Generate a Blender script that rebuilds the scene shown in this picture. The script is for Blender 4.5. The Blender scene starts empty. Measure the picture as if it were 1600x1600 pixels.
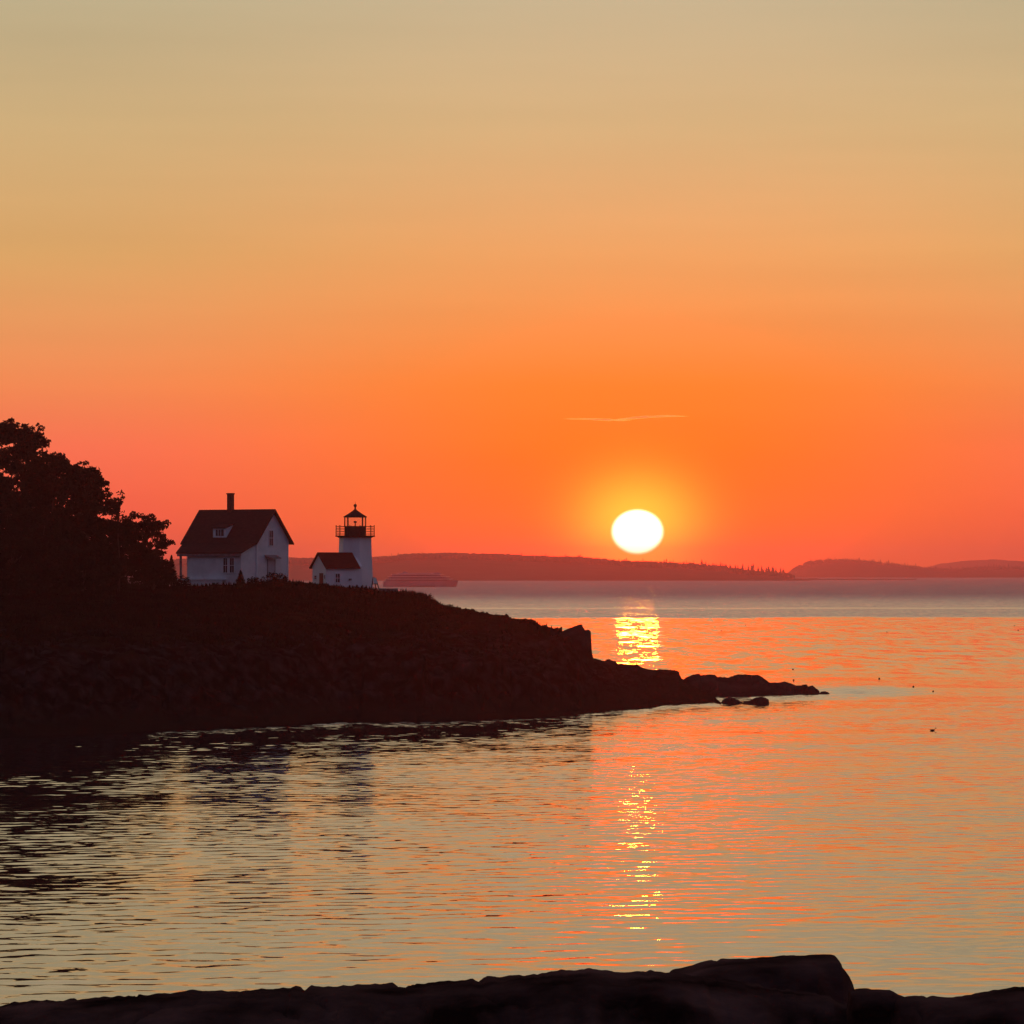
import bpy, bmesh, math, random
import numpy as np
from mathutils import Vector, Matrix, noise as mn

random.seed(7)
rng = np.random.default_rng(11)
SC = bpy.context.scene
COL = SC.collection
R = math.radians

# ------------------------------------------------------------------ camera
CAM_H = 11.0
FPX = 7132.0          # focal length in photo pixels (1600 wide)
HOR = 893.0           # row of the true horizon
cam = bpy.data.cameras.new('camera')
cam.sensor_width = 36.0
cam.lens = FPX / 1600 * 36.0
cam.shift_y = (HOR - 800) / 1600
cam.clip_start = 0.5
cam.clip_end = 60000
cam_o = bpy.data.objects.new('camera', cam)
cam_o.location = (0, 0, CAM_H)
cam_o.rotation_euler = (R(90), 0, 0)
COL.objects.link(cam_o)
SC.camera = cam_o


def WX(px, d):
    return (px - 800) / FPX * d


def WZ(py, d):
    return CAM_H + (HOR - py) / FPX * d


def srgb(r, g, b):
    f = lambda c: (c / 255 / 12.92) if c <= 10 else ((c / 255 + 0.055) / 1.055) ** 2.4
    return (f(r), f(g), f(b), 1)


# ------------------------------------------------------------------ sky
lin = srgb

SUN_AZ = math.degrees(math.atan(196 / FPX))
SUN_EL = math.degrees(math.atan((HOR - 831) / FPX))
world = bpy.data.worlds.new('World')
SC.world = world
world.use_nodes = True
NT = world.node_tree
NT.nodes.clear()


def nd(t, **kw):
    n = NT.nodes.new(t)
    for k, v in kw.items():
        setattr(n, k, v)
    return n


def mth(op, a, b=None, c=None, clamp=False):
    n = nd('ShaderNodeMath', operation=op, use_clamp=clamp)
    for i, v in enumerate((a, b, c)):
        if v is None:
            continue
        if isinstance(v, (int, float)):
            n.inputs[i].default_value = v
        else:
            NT.links.new(v, n.inputs[i])
    return n.outputs[0]


def smooth(x, a, b):
    n = nd('ShaderNodeMapRange', interpolation_type='SMOOTHSTEP')
    NT.links.new(x, n.inputs['Value'])
    n.inputs['From Min'].default_value = a
    n.inputs['From Max'].default_value = b
    return n.outputs['Result']


def mixc(f, a, b, mode='MIX'):
    n = nd('ShaderNodeMix', data_type='RGBA', blend_type=mode)
    for s, v in ((n.inputs[0], f), (n.inputs[6], a), (n.inputs[7], b)):
        if isinstance(v, (int, float)):
            s.default_value = v
        elif isinstance(v, tuple):
            s.default_value = v
        else:
            NT.links.new(v, s)
    return n.outputs[2]


def ramp(fac, stops):
    n = nd('ShaderNodeValToRGB')
    cr = n.color_ramp
    while len(cr.elements) > 1:
        cr.elements.remove(cr.elements[-1])
    for i, (e, c) in enumerate(stops):
        p = math.sqrt(max(e, 0) / 90)
        el = cr.elements[0] if i == 0 else cr.elements.new(p)
        el.position = p
        el.color = c
    NT.links.new(fac, n.inputs[0])
    return n.outputs[0]


tc = nd('ShaderNodeTexCoord')
sep = nd('ShaderNodeSeparateXYZ')
NT.links.new(tc.outputs['Generated'], sep.inputs[0])
X_, Y_, Z_ = sep.outputs
el = mth('MULTIPLY', mth('ARCSINE', Z_), 180 / math.pi)
az = mth('MULTIPLY', mth('ARCTAN2', X_, Y_), 180 / math.pi)
daz = mth('SUBTRACT', az, SUN_AZ)
adaz = mth('ABSOLUTE', daz)
fac = mth('SQRT', mth('DIVIDE', mth('MAXIMUM', el, 0.0), 90.0))

sun_ramp = ramp(fac, [
    (0.0, lin(260, 118, 10)), (0.75, lin(262, 122, 8)), (1.55, lin(262, 126, 14)),
    (2.35, lin(258, 136, 40)), (3.96, lin(243, 168, 100)), (5.57, lin(220, 183, 130)),
    (7.17, lin(201, 182, 145)), (10, lin(226, 200, 156)), (13, lin(240, 212, 166)), (20, lin(228, 208, 174)), (32, lin(150, 158, 165)), (60, lin(98, 112, 138)),
    (90, lin(84, 98, 128))])
side_ramp = ramp(fac, [
    (0.0, lin(264, 82, 60)), (0.75, lin(264, 102, 74)), (1.55, lin(260, 120, 84)),
    (2.35, lin(248, 143, 84)), (3.96, lin(222, 170, 104)), (5.57, lin(208, 178, 126)),
    (7.17, lin(188, 175, 138)), (10, lin(216, 194, 150)), (13, lin(232, 208, 165)), (20, lin(220, 204, 172)), (32, lin(142, 152, 162)), (60, lin(96, 110, 136)),
    (90, lin(84, 98, 128))])
back_ramp = ramp(fac, [
    (0.0, srgb(74, 68, 96)), (4, srgb(84, 76, 102)), (10, srgb(90, 84, 110)), (30, srgb(84, 90, 120)),
    (90, srgb(78, 90, 118))])
front = mixc(smooth(adaz, 0.4, 7.8), sun_ramp, side_ramp)
haze_sky = mixc(smooth(adaz, 14, 110), front, back_ramp)
# physical sky carries the upper dome, the dusty band near the horizon lies in front of it
nis = nd('ShaderNodeTexSky', sky_type='NISHITA')
nis.sun_disc = False
nis.sun_elevation = R(SUN_EL)
nis.sun_rotation = R(SUN_AZ)
nis.dust_density = 3.0
nis.ozone_density = 2.0
nis_s = mixc(1.0, nis.outputs[0], (0.5, 0.5, 0.5, 1), 'MULTIPLY')
base_sky = mixc(mth('MULTIPLY', smooth(el, 18, 60), 0.6), haze_sky, nis_s)
# faint layered unevenness of the air
nz = nd('ShaderNodeTexNoise')
mp = nd('ShaderNodeMapping')
mp.inputs['Scale'].default_value = (4, 4, 60)
NT.links.new(tc.outputs['Generated'], mp.inputs[0])
NT.links.new(mp.outputs[0], nz.inputs['Vector'])
nz.inputs['Scale'].default_value = 1.6
nz.inputs['Detail'].default_value = 4
lay = nd('ShaderNodeMapRange')
NT.links.new(nz.outputs['Fac'], lay.inputs['Value'])
lay.inputs['From Min'].default_value = 0.3
lay.inputs['From Max'].default_value = 0.7
lay.inputs['To Min'].default_value = 0.97
lay.inputs['To Max'].default_value = 1.03
base_sky = mixc(1.0, base_sky, lay.outputs['Result'], 'MULTIPLY')
# aureole and the disc of the sun, flattened by refraction
dyy = mth('MULTIPLY', mth('SUBTRACT', el, SUN_EL), 1.17)
rr = mth('SQRT', mth('ADD', mth('MULTIPLY', daz, daz), mth('MULTIPLY', dyy, dyy)))
g1 = mth('EXPONENT', mth('MULTIPLY', mth('POWER', mth('DIVIDE', rr, 0.72), 2.0), -1.0))
g2 = mth('EXPONENT', mth('MULTIPLY', mth('POWER', mth('DIVIDE', rr, 1.35), 2.0), -1.0))
aur = mixc(g1, (0, 0, 0, 1), (0.25, 0.85, 0.06, 1))
sky_a = mixc(1.0, mixc(1.0, base_sky, aur, 'ADD'), mixc(g2, (0, 0, 0, 1), (14.0, 0, 0, 1)), 'ADD')
disc = smooth(rr, 0.35, 0.262)
dcol = mixc(disc, (0, 0, 0, 1), (6, 4.2, 3.2, 1))
sky_b = mixc(1.0, sky_a, dcol, 'ADD')
bg = nd('ShaderNodeBackground')
NT.links.new(sky_b, bg.inputs['Color'])
bg.inputs['Strength'].default_value = 1.0
wo = nd('ShaderNodeOutputWorld')
NT.links.new(bg.outputs[0], wo.inputs[0])
world.cycles.sampling_method = 'MANUAL'
world.cycles.sample_map_resolution = 2048

# ------------------------------------------------------------------ sun lamp
sl = bpy.data.lights.new('sun', 'SUN')
sl.energy = 0.03
sl.angle = R(0.53)
sl.color = (1.0, 0.21, 0.012)
so = bpy.data.objects.new('sun', sl)
sdir = Vector((math.sin(R(SUN_AZ)) * math.cos(R(SUN_EL)), math.cos(R(SUN_AZ)) * math.cos(R(SUN_EL)), math.sin(R(SUN_EL))))
so.rotation_euler = sdir.to_track_quat('Z', 'Y').to_euler()
so.location = sdir * 100
COL.objects.link(so)

SC.view_settings.view_transform = 'Standard'
SC.view_settings.look = 'None'
SC.view_settings.exposure = 0
SC.view_settings.gamma = 1
SC.view_settings.use_curve_mapping = False
SC.render.engine = 'CYCLES'
SC.cycles.use_denoising = True
SC.cycles.volume_bounces = 1
SC.cycles.max_bounces = 6
SC.cycles.transparent_max_bounces = 12

# ------------------------------------------------------------------ materials
def material(name):
    m = bpy.data.materials.new(name)
    m.use_nodes = True
    return m, m.node_tree, m.node_tree.nodes['Principled BSDF']


def simple(name, a, b=None, scale=2.0, rough=0.8, bump=0.0, detail=5, stretch=(1, 1, 1), spec=0.0, bscale=None):
    m, t, p = material(name)
    p.inputs['Roughness'].default_value = rough
    p.inputs['Specular IOR Level'].default_value = spec
    tcn = t.nodes.new('ShaderNodeTexCoord')
    mpn = t.nodes.new('ShaderNodeMapping')
    mpn.inputs['Scale'].default_value = stretch
    t.links.new(tcn.outputs['Object'], mpn.inputs[0])
    n = t.nodes.new('ShaderNodeTexNoise')
    n.inputs['Scale'].default_value = scale
    n.inputs['Detail'].default_value = detail
    t.links.new(mpn.outputs[0], n.inputs['Vector'])
    cr = t.nodes.new('ShaderNodeValToRGB')
    cr.color_ramp.elements[0].position = 0.35
    cr.color_ramp.elements[1].position = 0.68
    cr.color_ramp.elements[0].color = (*a, 1)
    cr.color_ramp.elements[1].color = (*(b or a), 1)
    t.links.new(n.outputs['Fac'], cr.inputs[0])
    t.links.new(cr.outputs[0], p.inputs['Base Color'])
    if bump:
        nb = t.nodes.new('ShaderNodeTexNoise')
        nb.inputs['Scale'].default_value = bscale or scale * 3
        nb.inputs['Detail'].default_value = 6
        t.links.new(mpn.outputs[0], nb.inputs['Vector'])
        bn = t.nodes.new('ShaderNodeBump')
        bn.inputs['Strength'].default_value = 0.8
        bn.inputs['Distance'].default_value = bump
        t.links.new(nb.outputs['Fac'], bn.inputs['Height'])
        t.links.new(bn.outputs[0], p.inputs['Normal'])
    return m


def clapboard(name, c, pitch=0.12):
    m, t, p = material(name)
    tcn = t.nodes.new('ShaderNodeTexCoord')
    w = t.nodes.new('ShaderNodeTexWave')
    w.wave_profile = 'SAW'
    w.bands_direction = 'Z'
    w.inputs['Scale'].default_value = 1 / pitch / 6.283 * 2
    t.links.new(tcn.outputs['Object'], w.inputs['Vector'])
    bn = t.nodes.new('ShaderNodeBump')
    bn.inputs['Distance'].default_value = 0.015
    t.links.new(w.outputs['Fac'], bn.inputs['Height'])
    t.links.new(bn.outputs[0], p.inputs['Normal'])
    n = t.nodes.new('ShaderNodeTexNoise')
    n.inputs['Scale'].default_value = 1.3
    n.inputs['Detail'].default_value = 6
    t.links.new(tcn.outputs['Object'], n.inputs['Vector'])
    cr = t.nodes.new('ShaderNodeValToRGB')
    cr.color_ramp.elements[0].color = (c[0] * .84, c[1] * .84, c[2] * .84, 1)
    cr.color_ramp.elements[1].color = (*c, 1)
    cr.color_ramp.elements[0].position = .3
    cr.color_ramp.elements[1].position = .6
    t.links.new(n.outputs['Fac'], cr.inputs[0])
    t.links.new(cr.outputs[0], p.inputs['Base Color'])
    p.inputs['Roughness'].default_value = 0.6
    return m


M = {}
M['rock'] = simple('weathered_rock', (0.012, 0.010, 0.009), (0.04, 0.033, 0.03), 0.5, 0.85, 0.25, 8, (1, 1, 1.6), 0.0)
M['near_rock'] = simple('near_rock', (0.016, 0.0062, 0.005), (0.13, 0.052, 0.042), 1.6, 0.85, 0.05, 9, (1, 1, 2.2), 0.0, 6.0)
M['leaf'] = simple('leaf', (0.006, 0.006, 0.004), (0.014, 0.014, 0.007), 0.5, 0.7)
M['needle'] = simple('needle', (0.016, 0.022, 0.012), (0.03, 0.038, 0.018), 0.6, 0.8)
M['grass'] = simple('grass', (0.005, 0.0035, 0.002), (0.014, 0.009, 0.004), 0.25, 0.9)
M['bark'] = simple('bark', (0.02, 0.014, 0.01), (0.04, 0.028, 0.02), 3, 0.9, 0.02)
M['white_clap'] = clapboard('white_clapboard', (0.80, 0.79, 0.78))
M['white'] = simple('white_paint', (0.74, 0.73, 0.72), (0.82, 0.81, 0.80), 1.5, 0.5)
M['tower_white'] = simple('whitewashed_brick', (0.68, 0.67, 0.66), (0.80, 0.79, 0.78), 0.8, 0.7, 0.01, 6, (1, 1, .4), .3, 9)
M['red_roof'] = simple('red_shingle', (0.12, 0.018, 0.014), (0.16, 0.026, 0.02), 3, 0.85, 0.02, 5, (1, 1, 4))
M['brown_roof'] = simple('house_shingle', (0.05, 0.022, 0.020), (0.075, 0.033, 0.030), 3, 0.85, 0.02, 5, (1, 1, 4))
M['brick'] = simple('brick', (0.14, 0.045, 0.032), (0.22, 0.075, 0.05), 6, 0.9, 0.01)
M['black'] = simple('black_iron', (0.022, 0.018, 0.018), (0.04, 0.033, 0.032), 3, 0.5)
M['dark_win'] = simple('dark_pane', (0.02, 0.022, 0.026), (0.035, 0.036, 0.04), 1, 0.15, 0, 3, (1, 1, 1), 0.5)
M['grey'] = simple('grey_wood', (0.16, 0.15, 0.15), (0.26, 0.25, 0.25), 2.5, 0.8)
M['pale'] = simple('pale_panel', (0.62, 0.66, 0.58), (0.75, 0.78, 0.70), 2, 0.5)
M['door'] = simple('door_paint', (0.42, 0.38, 0.40), (0.5, 0.45, 0.47), 2, 0.6)
M['brown_door'] = simple('brown_door', (0.16, 0.07, 0.06), (0.22, 0.10, 0.08), 2, 0.6)
M['hull'] = simple('ship_shaded_white', (0.18, 0.19, 0.23), (0.27, 0.28, 0.32), 0.1, 0.5)  # white ship's paint toned down so its shade is in the colour
M['ship_white'] = simple('ship_white', (0.80, 0.80, 0.80), (0.85, 0.85, 0.85), 0.1, 0.4)
M['ship_dark'] = simple('ship_window', (0.03, 0.035, 0.05), None, 1, 0.1)
M['ship_blue'] = simple('ship_hull_paint', (0.16, 0.07, 0.07), (0.2, 0.09, 0.09), .1, .4)
M['gull'] = simple('gull_feather', (0.30, 0.29, 0.28), (0.5, 0.49, 0.48), 4, 0.8)
M['buoy'] = simple('buoy_paint', (0.10, 0.03, 0.02), (0.16, 0.05, 0.03), 4, 0.5)
M['hill'] = simple('forest_floor', (0.035, 0.05, 0.03), (0.06, 0.07, 0.04), 0.02, 0.95)
M['forest'] = simple('far_needles', (0.03, 0.045, 0.025), (0.055, 0.065, 0.035), 0.02, 0.95)

# thin window glass
m, t, p = material('lantern_glass')
t.nodes.remove(p)
tr = t.nodes.new('ShaderNodeBsdfTransparent')
gl = t.nodes.new('ShaderNodeBsdfGlossy')
gl.inputs['Roughness'].default_value = 0.03
mx = t.nodes.new('ShaderNodeMixShader')
tr.inputs[0].default_value = (.94, .95, .94, 1)
mx.inputs[0].default_value = .05
t.links.new(tr.outputs[0], mx.inputs[1])
t.links.new(gl.outputs[0], mx.inputs[2])
t.links.new(mx.outputs[0], t.nodes['Material Output'].inputs[0])
M['glass'] = m

# ------------------------------------------------------------------ helpers
def link(o, parent=None):
    COL.objects.link(o)
    if parent is not None:
        o.parent = parent
    return o


def mesh_obj(name, verts, faces, mat, parent=None, smooth_=False):
    me = bpy.data.meshes.new(name)
    me.from_pydata([tuple(v) for v in verts], [], [tuple(f) for f in faces])
    me.materials.append(mat)
    if smooth_:
        me.polygons.foreach_set('use_smooth', [True] * len(me.polygons))
    me.update()
    return link(bpy.data.objects.new(name, me), parent)


def np_mesh(name, V, F, mat, parent=None, smooth_=False):
    """V (n,3), F (m,k) with constant k"""
    me = bpy.data.meshes.new(name)
    k = F.shape[1]
    me.vertices.add(len(V))
    me.vertices.foreach_set('co', np.asarray(V, dtype=np.float32).ravel())
    me.loops.add(F.size)
    me.loops.foreach_set('vertex_index', np.asarray(F, dtype=np.int32).ravel())
    me.polygons.add(len(F))
    me.polygons.foreach_set('loop_start', np.arange(0, F.size, k, dtype=np.int32))
    me.materials.append(mat)
    if smooth_:
        me.polygons.foreach_set('use_smooth', np.ones(len(F), dtype=bool))
    me.update(calc_edges=True)
    me.validate()
    return link(bpy.data.objects.new(name, me), parent)


class MB:
    def __init__(s):
        s.v, s.f = [], []

    def poly(s, pts):
        b = len(s.v)
        s.v += [tuple(p) for p in pts]
        s.f.append(tuple(range(b, b + len(pts))))

    def hexa(s, c):
        b = len(s.v)
        s.v += [tuple(p) for p in c]
        for f in ((0, 3, 2, 1), (4, 5, 6, 7), (0, 1, 5, 4), (1, 2, 6, 5), (2, 3, 7, 6), (3, 0, 4, 7)):
            s.f.append(tuple(b + i for i in f))

    def box(s, x0, x1, y0, y1, z0, z1):
        s.hexa([(x0, y0, z0), (x1, y0, z0), (x1, y1, z0), (x0, y1, z0), (x0, y0, z1), (x1, y0, z1), (x1, y1, z1), (x0, y1, z1)])

    def prism(s, prof, a0, a1, axis='x'):
        """profile polygon (p,q) extruded between a0,a1; axis x: (a,p,q)"""
        mk = (lambda a, p: (a, p[0], p[1])) if axis == 'x' else (lambda a, p: (p[0], a, p[1]))
        n = len(prof)
        b = len(s.v)
        s.v += [mk(a0, p) for p in prof] + [mk(a1, p) for p in prof]
        s.f.append(tuple(range(b + n - 1, b - 1, -1)))
        s.f.append(tuple(range(b + n, b + 2 * n)))
        for i in range(n):
            j = (i + 1) % n
            s.f.append((b + i, b + j, b + n + j, b + n + i))

    def tube(s, pts, rad, n=6):
        b = len(s.v)
        pts = [Vector(p) for p in pts]
        for i, p in enumerate(pts):
            d = (pts[min(i + 1, len(pts) - 1)] - pts[max(i - 1, 0)]).normalized()
            a = d.orthogonal().normalized()
            c = d.cross(a)
            r = rad[i] if isinstance(rad, (list, tuple)) else rad
            for k in range(n):
                t_ = 2 * math.pi * k / n
                s.v.append(tuple(p + a * math.cos(t_) * r + c * math.sin(t_) * r))
        for i in range(len(pts) - 1):
            for k in range(n):
                k2 = (k + 1) % n
                s.f.append((b + i * n + k, b + i * n + k2, b + (i + 1) * n + k2, b + (i + 1) * n + k))
        s.f.append(tuple(b + k for k in range(n - 1, -1, -1)))
        e = b + (len(pts) - 1) * n
        s.f.append(tuple(e + k for k in range(n)))

    def loft(s, rings, cap=True):
        b = len(s.v)
        n = len(rings[0])
        for r in rings:
            s.v += [tuple(p) for p in r]
        for i in range(len(rings) - 1):
            for k in range(n):
                k2 = (k + 1) % n
                s.f.append((b + i * n + k, b + i * n + k2, b + (i + 1) * n + k2, b + (i + 1) * n + k))
        if cap:
            s.f.append(tuple(b + k for k in range(n - 1, -1, -1)))
            e = b + (len(rings) - 1) * n
            s.f.append(tuple(e + k for k in range(n)))

    def build(s, name, mat, parent=None, sm=False):
        o = mesh_obj(name, s.v, s.f, mat, parent, sm)
        bm = bmesh.new()
        bm.from_mesh(o.data)
        bmesh.ops.recalc_face_normals(bm, faces=bm.faces)
        bm.to_mesh(o.data)
        bm.free()
        return o


def ring(angles, r, z, cx=0, cy=0):
    # angle 0 faces the camera (-y), positive to the right
    return [(cx + r * math.sin(R(a)), cy - r * math.cos(R(a)), z) for a in angles]


def tag(o, label, cat, group=None):
    o['label'] = label
    o['category'] = cat
    if group:
        o['group'] = group
    return o


def kind(o, k):
    o['kind'] = k
    return o


def empty(name, loc, rz=0):
    o = bpy.data.objects.new(name, None)
    o.empty_display_size = 0.3
    o.location = loc
    o.rotation_euler = (0, 0, rz)
    COL.objects.link(o)
    return o


def fbm(p, octv=5, lac=2.0, gain=0.5):
    a, s, q = 1.0, 0.0, Vector(p)
    for _ in range(octv):
        s += a * mn.noise(q)
        q = q * lac + Vector((3.1, 1.7, 5.3))
        a *= gain
    return s


# ------------------------------------------------------------------ headland
NS = np.array([(-500, 1168), (-200, 1160), (0, 1152), (120, 1148), (230, 1143), (420, 1134), (555, 1127), (650, 1128), (740, 1125),
               (830, 1121), (900, 1117), (930, 1112), (975, 1110), (1010, 1108), (1040, 1102), (1100, 1099), (1128, 1097)], float)
RIDGE = np.array([(-500, 880), (-200, 890), (0, 908), (200, 914), (280, 917), (360, 914), (450, 909), (487, 911.5), (505, 914), (540, 917.5), (575, 919.5), (589, 922.5), (596, 926),
                  (620, 926.8), (626, 925.5), (650, 928), (664, 930), (672, 934), (683, 941), (690, 945), (720, 951), (760, 959), (783, 963), (786, 961), (794, 962), (797, 968),
                  (845, 980), (850, 979.5), (853, 983), (872, 988), (890, 996), (905, 1012), (915, 1026), (925, 1028), (950, 1034), (962, 1034), (966, 1039),
                  (990, 1041), (995, 1038), (999, 1042), (1015, 1047), (1026, 1047), (1030, 1045.5), (1055, 1047), (1061, 1050), (1063, 1058), (1068, 1063),
                  (1082, 1072), (1095, 1079), (1110, 1086), (1121, 1093), (1128, 1101)], float)
RD = np.array([(-500, 400), (0, 402), (300, 404), (480, 412), (590, 418), (680, 415), (800, 405), (900, 402), (930, 415), (960, 428), (1000, 432), (1045, 430), (1070, 415), (1128, 377)], float)
BD = np.array([(-500, 640), (0, 560), (500, 500), (640, 470), (800, 440), (900, 430), (960, 442), (1000, 446), (1060, 438), (1110, 392), (1128, 380)], float)
S_ = np.concatenate([np.arange(-500, -40, 12.0), np.arange(-40, 640, 3.0), np.arange(640, 1128.5, 1.6)])
T_ = np.concatenate([np.linspace(0, .12, 34), np.linspace(.12, 1.0, 84)[1:], np.linspace(1.0, 1.6, 22)[1:], np.linspace(1.6, 2.0, 16)[1:]])


def head_cols(s):
    ds = CAM_H * FPX / (np.interp(s, NS[:, 0], NS[:, 1]) - HOR)
    dr = np.interp(s, RD[:, 0], RD[:, 1])
    db = np.interp(s, BD[:, 0], BD[:, 1])
    py = np.interp(s, RIDGE[:, 0], RIDGE[:, 1])
    return ds, dr, db, CAM_H + (HOR - py) / FPX * dr


def head_z(s, t_, jag=True):
    ds, dr, db, zr = head_cols(s)
    if t_ <= 1:
        d = ds + t_ * (dr - ds)
        # rock bank, then a slope easing up to the crest
        bank = min(1.0, t_ / 0.10)
        zb = 0.42 * bank ** 0.75 + 0.58 * max(0, (t_ - 0.06) / 0.94) ** 0.8
        z = zr * zb
    else:
        q = t_ - 1
        d = dr + q * (db - dr)
        z = zr * (1 - 0.03 * min(1, q / .08)) if q < .45 else zr * 0.97 * (1 - ((q - .45) / .55) ** 1.6)
        if s > 880:
            z = zr * (1 - q ** 1.5)
    x = WX(s, d)
    if jag:
        rocky = max(0.0, min(1.0, 1.15 - (t_ / 0.42))) if s < 850 else 1.0
        if s >= 640:
            rocky = max(rocky, min(1, (s - 640) / 200) * .55)
        crest = abs(t_ - 1.0)
        keep = min(1.0, crest / (0.10 if s < 900 else .45))
        edge = min(1.0, t_ / 0.02)
        p = Vector((x * .32, d * .32, z * .5))
        a = fbm(p, 5) * 0.75
        c = mn.cell(Vector((x * .45, d * .35, z * 0.9))) * 0.55
        st = (mn.turbulence(Vector((x * .9, d * .5, z * 1.4)), 4, True)) * .35
        amp = min(1.0, 0.25 + abs(z) / 3)
        z += (a + c * 0.8 + st * .6 - .25) * (rocky * keep * 1.15 + .12 * keep) * edge * amp
        z += mn.noise(Vector((x * 1.7, d * 1.7, 4.2))) * .07 * min(1, keep + .7)
    if t_ < 0.02:
        z = -0.9 + (z + .9) * min(1, t_ / 0.006)
    if t_ > 1.97:
        z = min(z, -0.9)
    return x, d, z


HV = np.array([[head_z(float(s), float(t_)) for t_ in T_] for s in S_])
ni, nj = HV.shape[:2]
idx = np.arange(ni * nj).reshape(ni, nj)
HF = np.stack([idx[:-1, :-1], idx[1:, :-1], idx[1:, 1:], idx[:-1, 1:]], -1).reshape(-1, 4)

# headland material: rock below, rough grass on the gentler ground above
m, t, p = material('headland_ground')
geo = t.nodes.new('ShaderNodeNewGeometry')
sx = t.nodes.new('ShaderNodeSeparateXYZ')
t.links.new(geo.outputs['Normal'], sx.inputs[0])
px_ = t.nodes.new('ShaderNodeSeparateXYZ')
t.links.new(geo.outputs['Position'], px_.inputs[0])
nb = t.nodes.new('ShaderNodeTexNoise')
nb.inputs['Scale'].default_value = 0.35
nb.inputs['Detail'].default_value = 7
t.links.new(geo.outputs['Position'], nb.inputs['Vector'])
mpn = t.nodes.new('ShaderNodeMapping')
mpn.inputs['Scale'].default_value = (.9, .9, .9)
t.links.new(geo.outputs['Position'], mpn.inputs[0])
nr = t.nodes.new('ShaderNodeTexNoise')
nr.inputs['Scale'].default_value = 1.0
nr.inputs['Detail'].default_value = 8
t.links.new(mpn.outputs[0], nr.inputs['Vector'])


def tm(op, a, b):
    n = t.nodes.new('ShaderNodeMath')
    n.operation = op
    for i, v in enumerate((a, b)):
        if isinstance(v, (int, float)):
            n.inputs[i].default_value = v
        else:
            t.links.new(v, n.inputs[i])
    return n.outputs[0]


hh = tm('ADD', px_.outputs[2], tm('MULTIPLY', tm('SUBTRACT', nb.outputs['Fac'], .5), 7.0))
mr = t.nodes.new('ShaderNodeMapRange')
t.links.new(hh, mr.inputs['Value'])
mr.inputs['From Min'].default_value = 5.2
mr.inputs['From Max'].default_value = 6.6
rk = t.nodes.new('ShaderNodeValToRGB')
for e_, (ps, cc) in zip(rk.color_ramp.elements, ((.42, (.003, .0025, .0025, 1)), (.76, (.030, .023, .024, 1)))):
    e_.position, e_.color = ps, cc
t.links.new(nr.outputs['Fac'], rk.inputs[0])
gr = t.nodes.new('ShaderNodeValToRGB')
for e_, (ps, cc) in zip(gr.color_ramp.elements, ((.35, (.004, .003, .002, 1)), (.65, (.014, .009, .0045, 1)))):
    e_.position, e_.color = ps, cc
t.links.new(nb.outputs['Fac'], gr.inputs[0])
# wet weed-dark band along the tide line
wet = t.nodes.new('ShaderNodeMapRange')
t.links.new(tm('ADD', px_.outputs[2], tm('MULTIPLY', tm('SUBTRACT', nb.outputs['Fac'], .5), 2.5)), wet.inputs['Value'])
wet.inputs['From Min'].default_value = 0.9
wet.inputs['From Max'].default_value = 1.9
wm = t.nodes.new('ShaderNodeMix')
wm.data_type = 'RGBA'
wm.inputs[6].default_value = (.012, .010, .008, 1)
t.links.new(wet.outputs[0], wm.inputs[0])
t.links.new(rk.outputs[0], wm.inputs[7])
mg = t.nodes.new('ShaderNodeMix')
mg.data_type = 'RGBA'
t.links.new(mr.outputs[0], mg.inputs[0])
t.links.new(wm.outputs[2], mg.inputs[6])
t.links.new(gr.outputs[0], mg.inputs[7])
t.links.new(mg.outputs[2], p.inputs['Base Color'])
p.inputs['Roughness'].default_value = .9
p.inputs['Specular IOR Level'].default_value = 0
bn = t.nodes.new('ShaderNodeBump')
bn.inputs['Distance'].default_value = .12
t.links.new(nr.outputs['Fac'], bn.inputs['Height'])
t.links.new(bn.outputs[0], p.inputs['Normal'])
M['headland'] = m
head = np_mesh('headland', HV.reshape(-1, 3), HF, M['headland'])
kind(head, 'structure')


def ground_at(px, t_):
    i = np.interp(px, S_, np.arange(ni))
    j = np.interp(t_, T_, np.arange(nj))
    i0, j0 = min(int(i), ni - 2), min(int(j), nj - 2)
    a, b = i - i0, j - j0
    return (HV[i0, j0] * (1 - a) * (1 - b) + HV[i0 + 1, j0] * a * (1 - b) + HV[i0, j0 + 1] * (1 - a) * b + HV[i0 + 1, j0 + 1] * a * b)


# ------------------------------------------------------------------ water
def sstep(x, a, b):
    q = np.clip((x - a) / (b - a), 0, 1)
    return q * q * (3 - 2 * q)


wy = np.concatenate([np.geomspace(20, 112, 60), np.arange(113, 250, .20), np.arange(250, 345, .26), np.arange(345, 440, .4), np.geomspace(441, 1000, 80), np.arange(1008, 1800, 7.0),
                     np.geomspace(1820, 30000, 90)])
wa = np.concatenate([np.linspace(-4.0, -.15, 40), np.arange(-.148, .148, .0009), np.linspace(.15, 4.0, 40)])
AA, YY = np.meshgrid(wa, wy, indexing='ij')
XX = AA * YY
PXW = 800 + AA * FPX
shore = CAM_H * FPX / (np.interp(PXW, NS[:, 0], NS[:, 1]) - HOR)
inside = (PXW < 1128)
dsh = shore - YY
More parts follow.
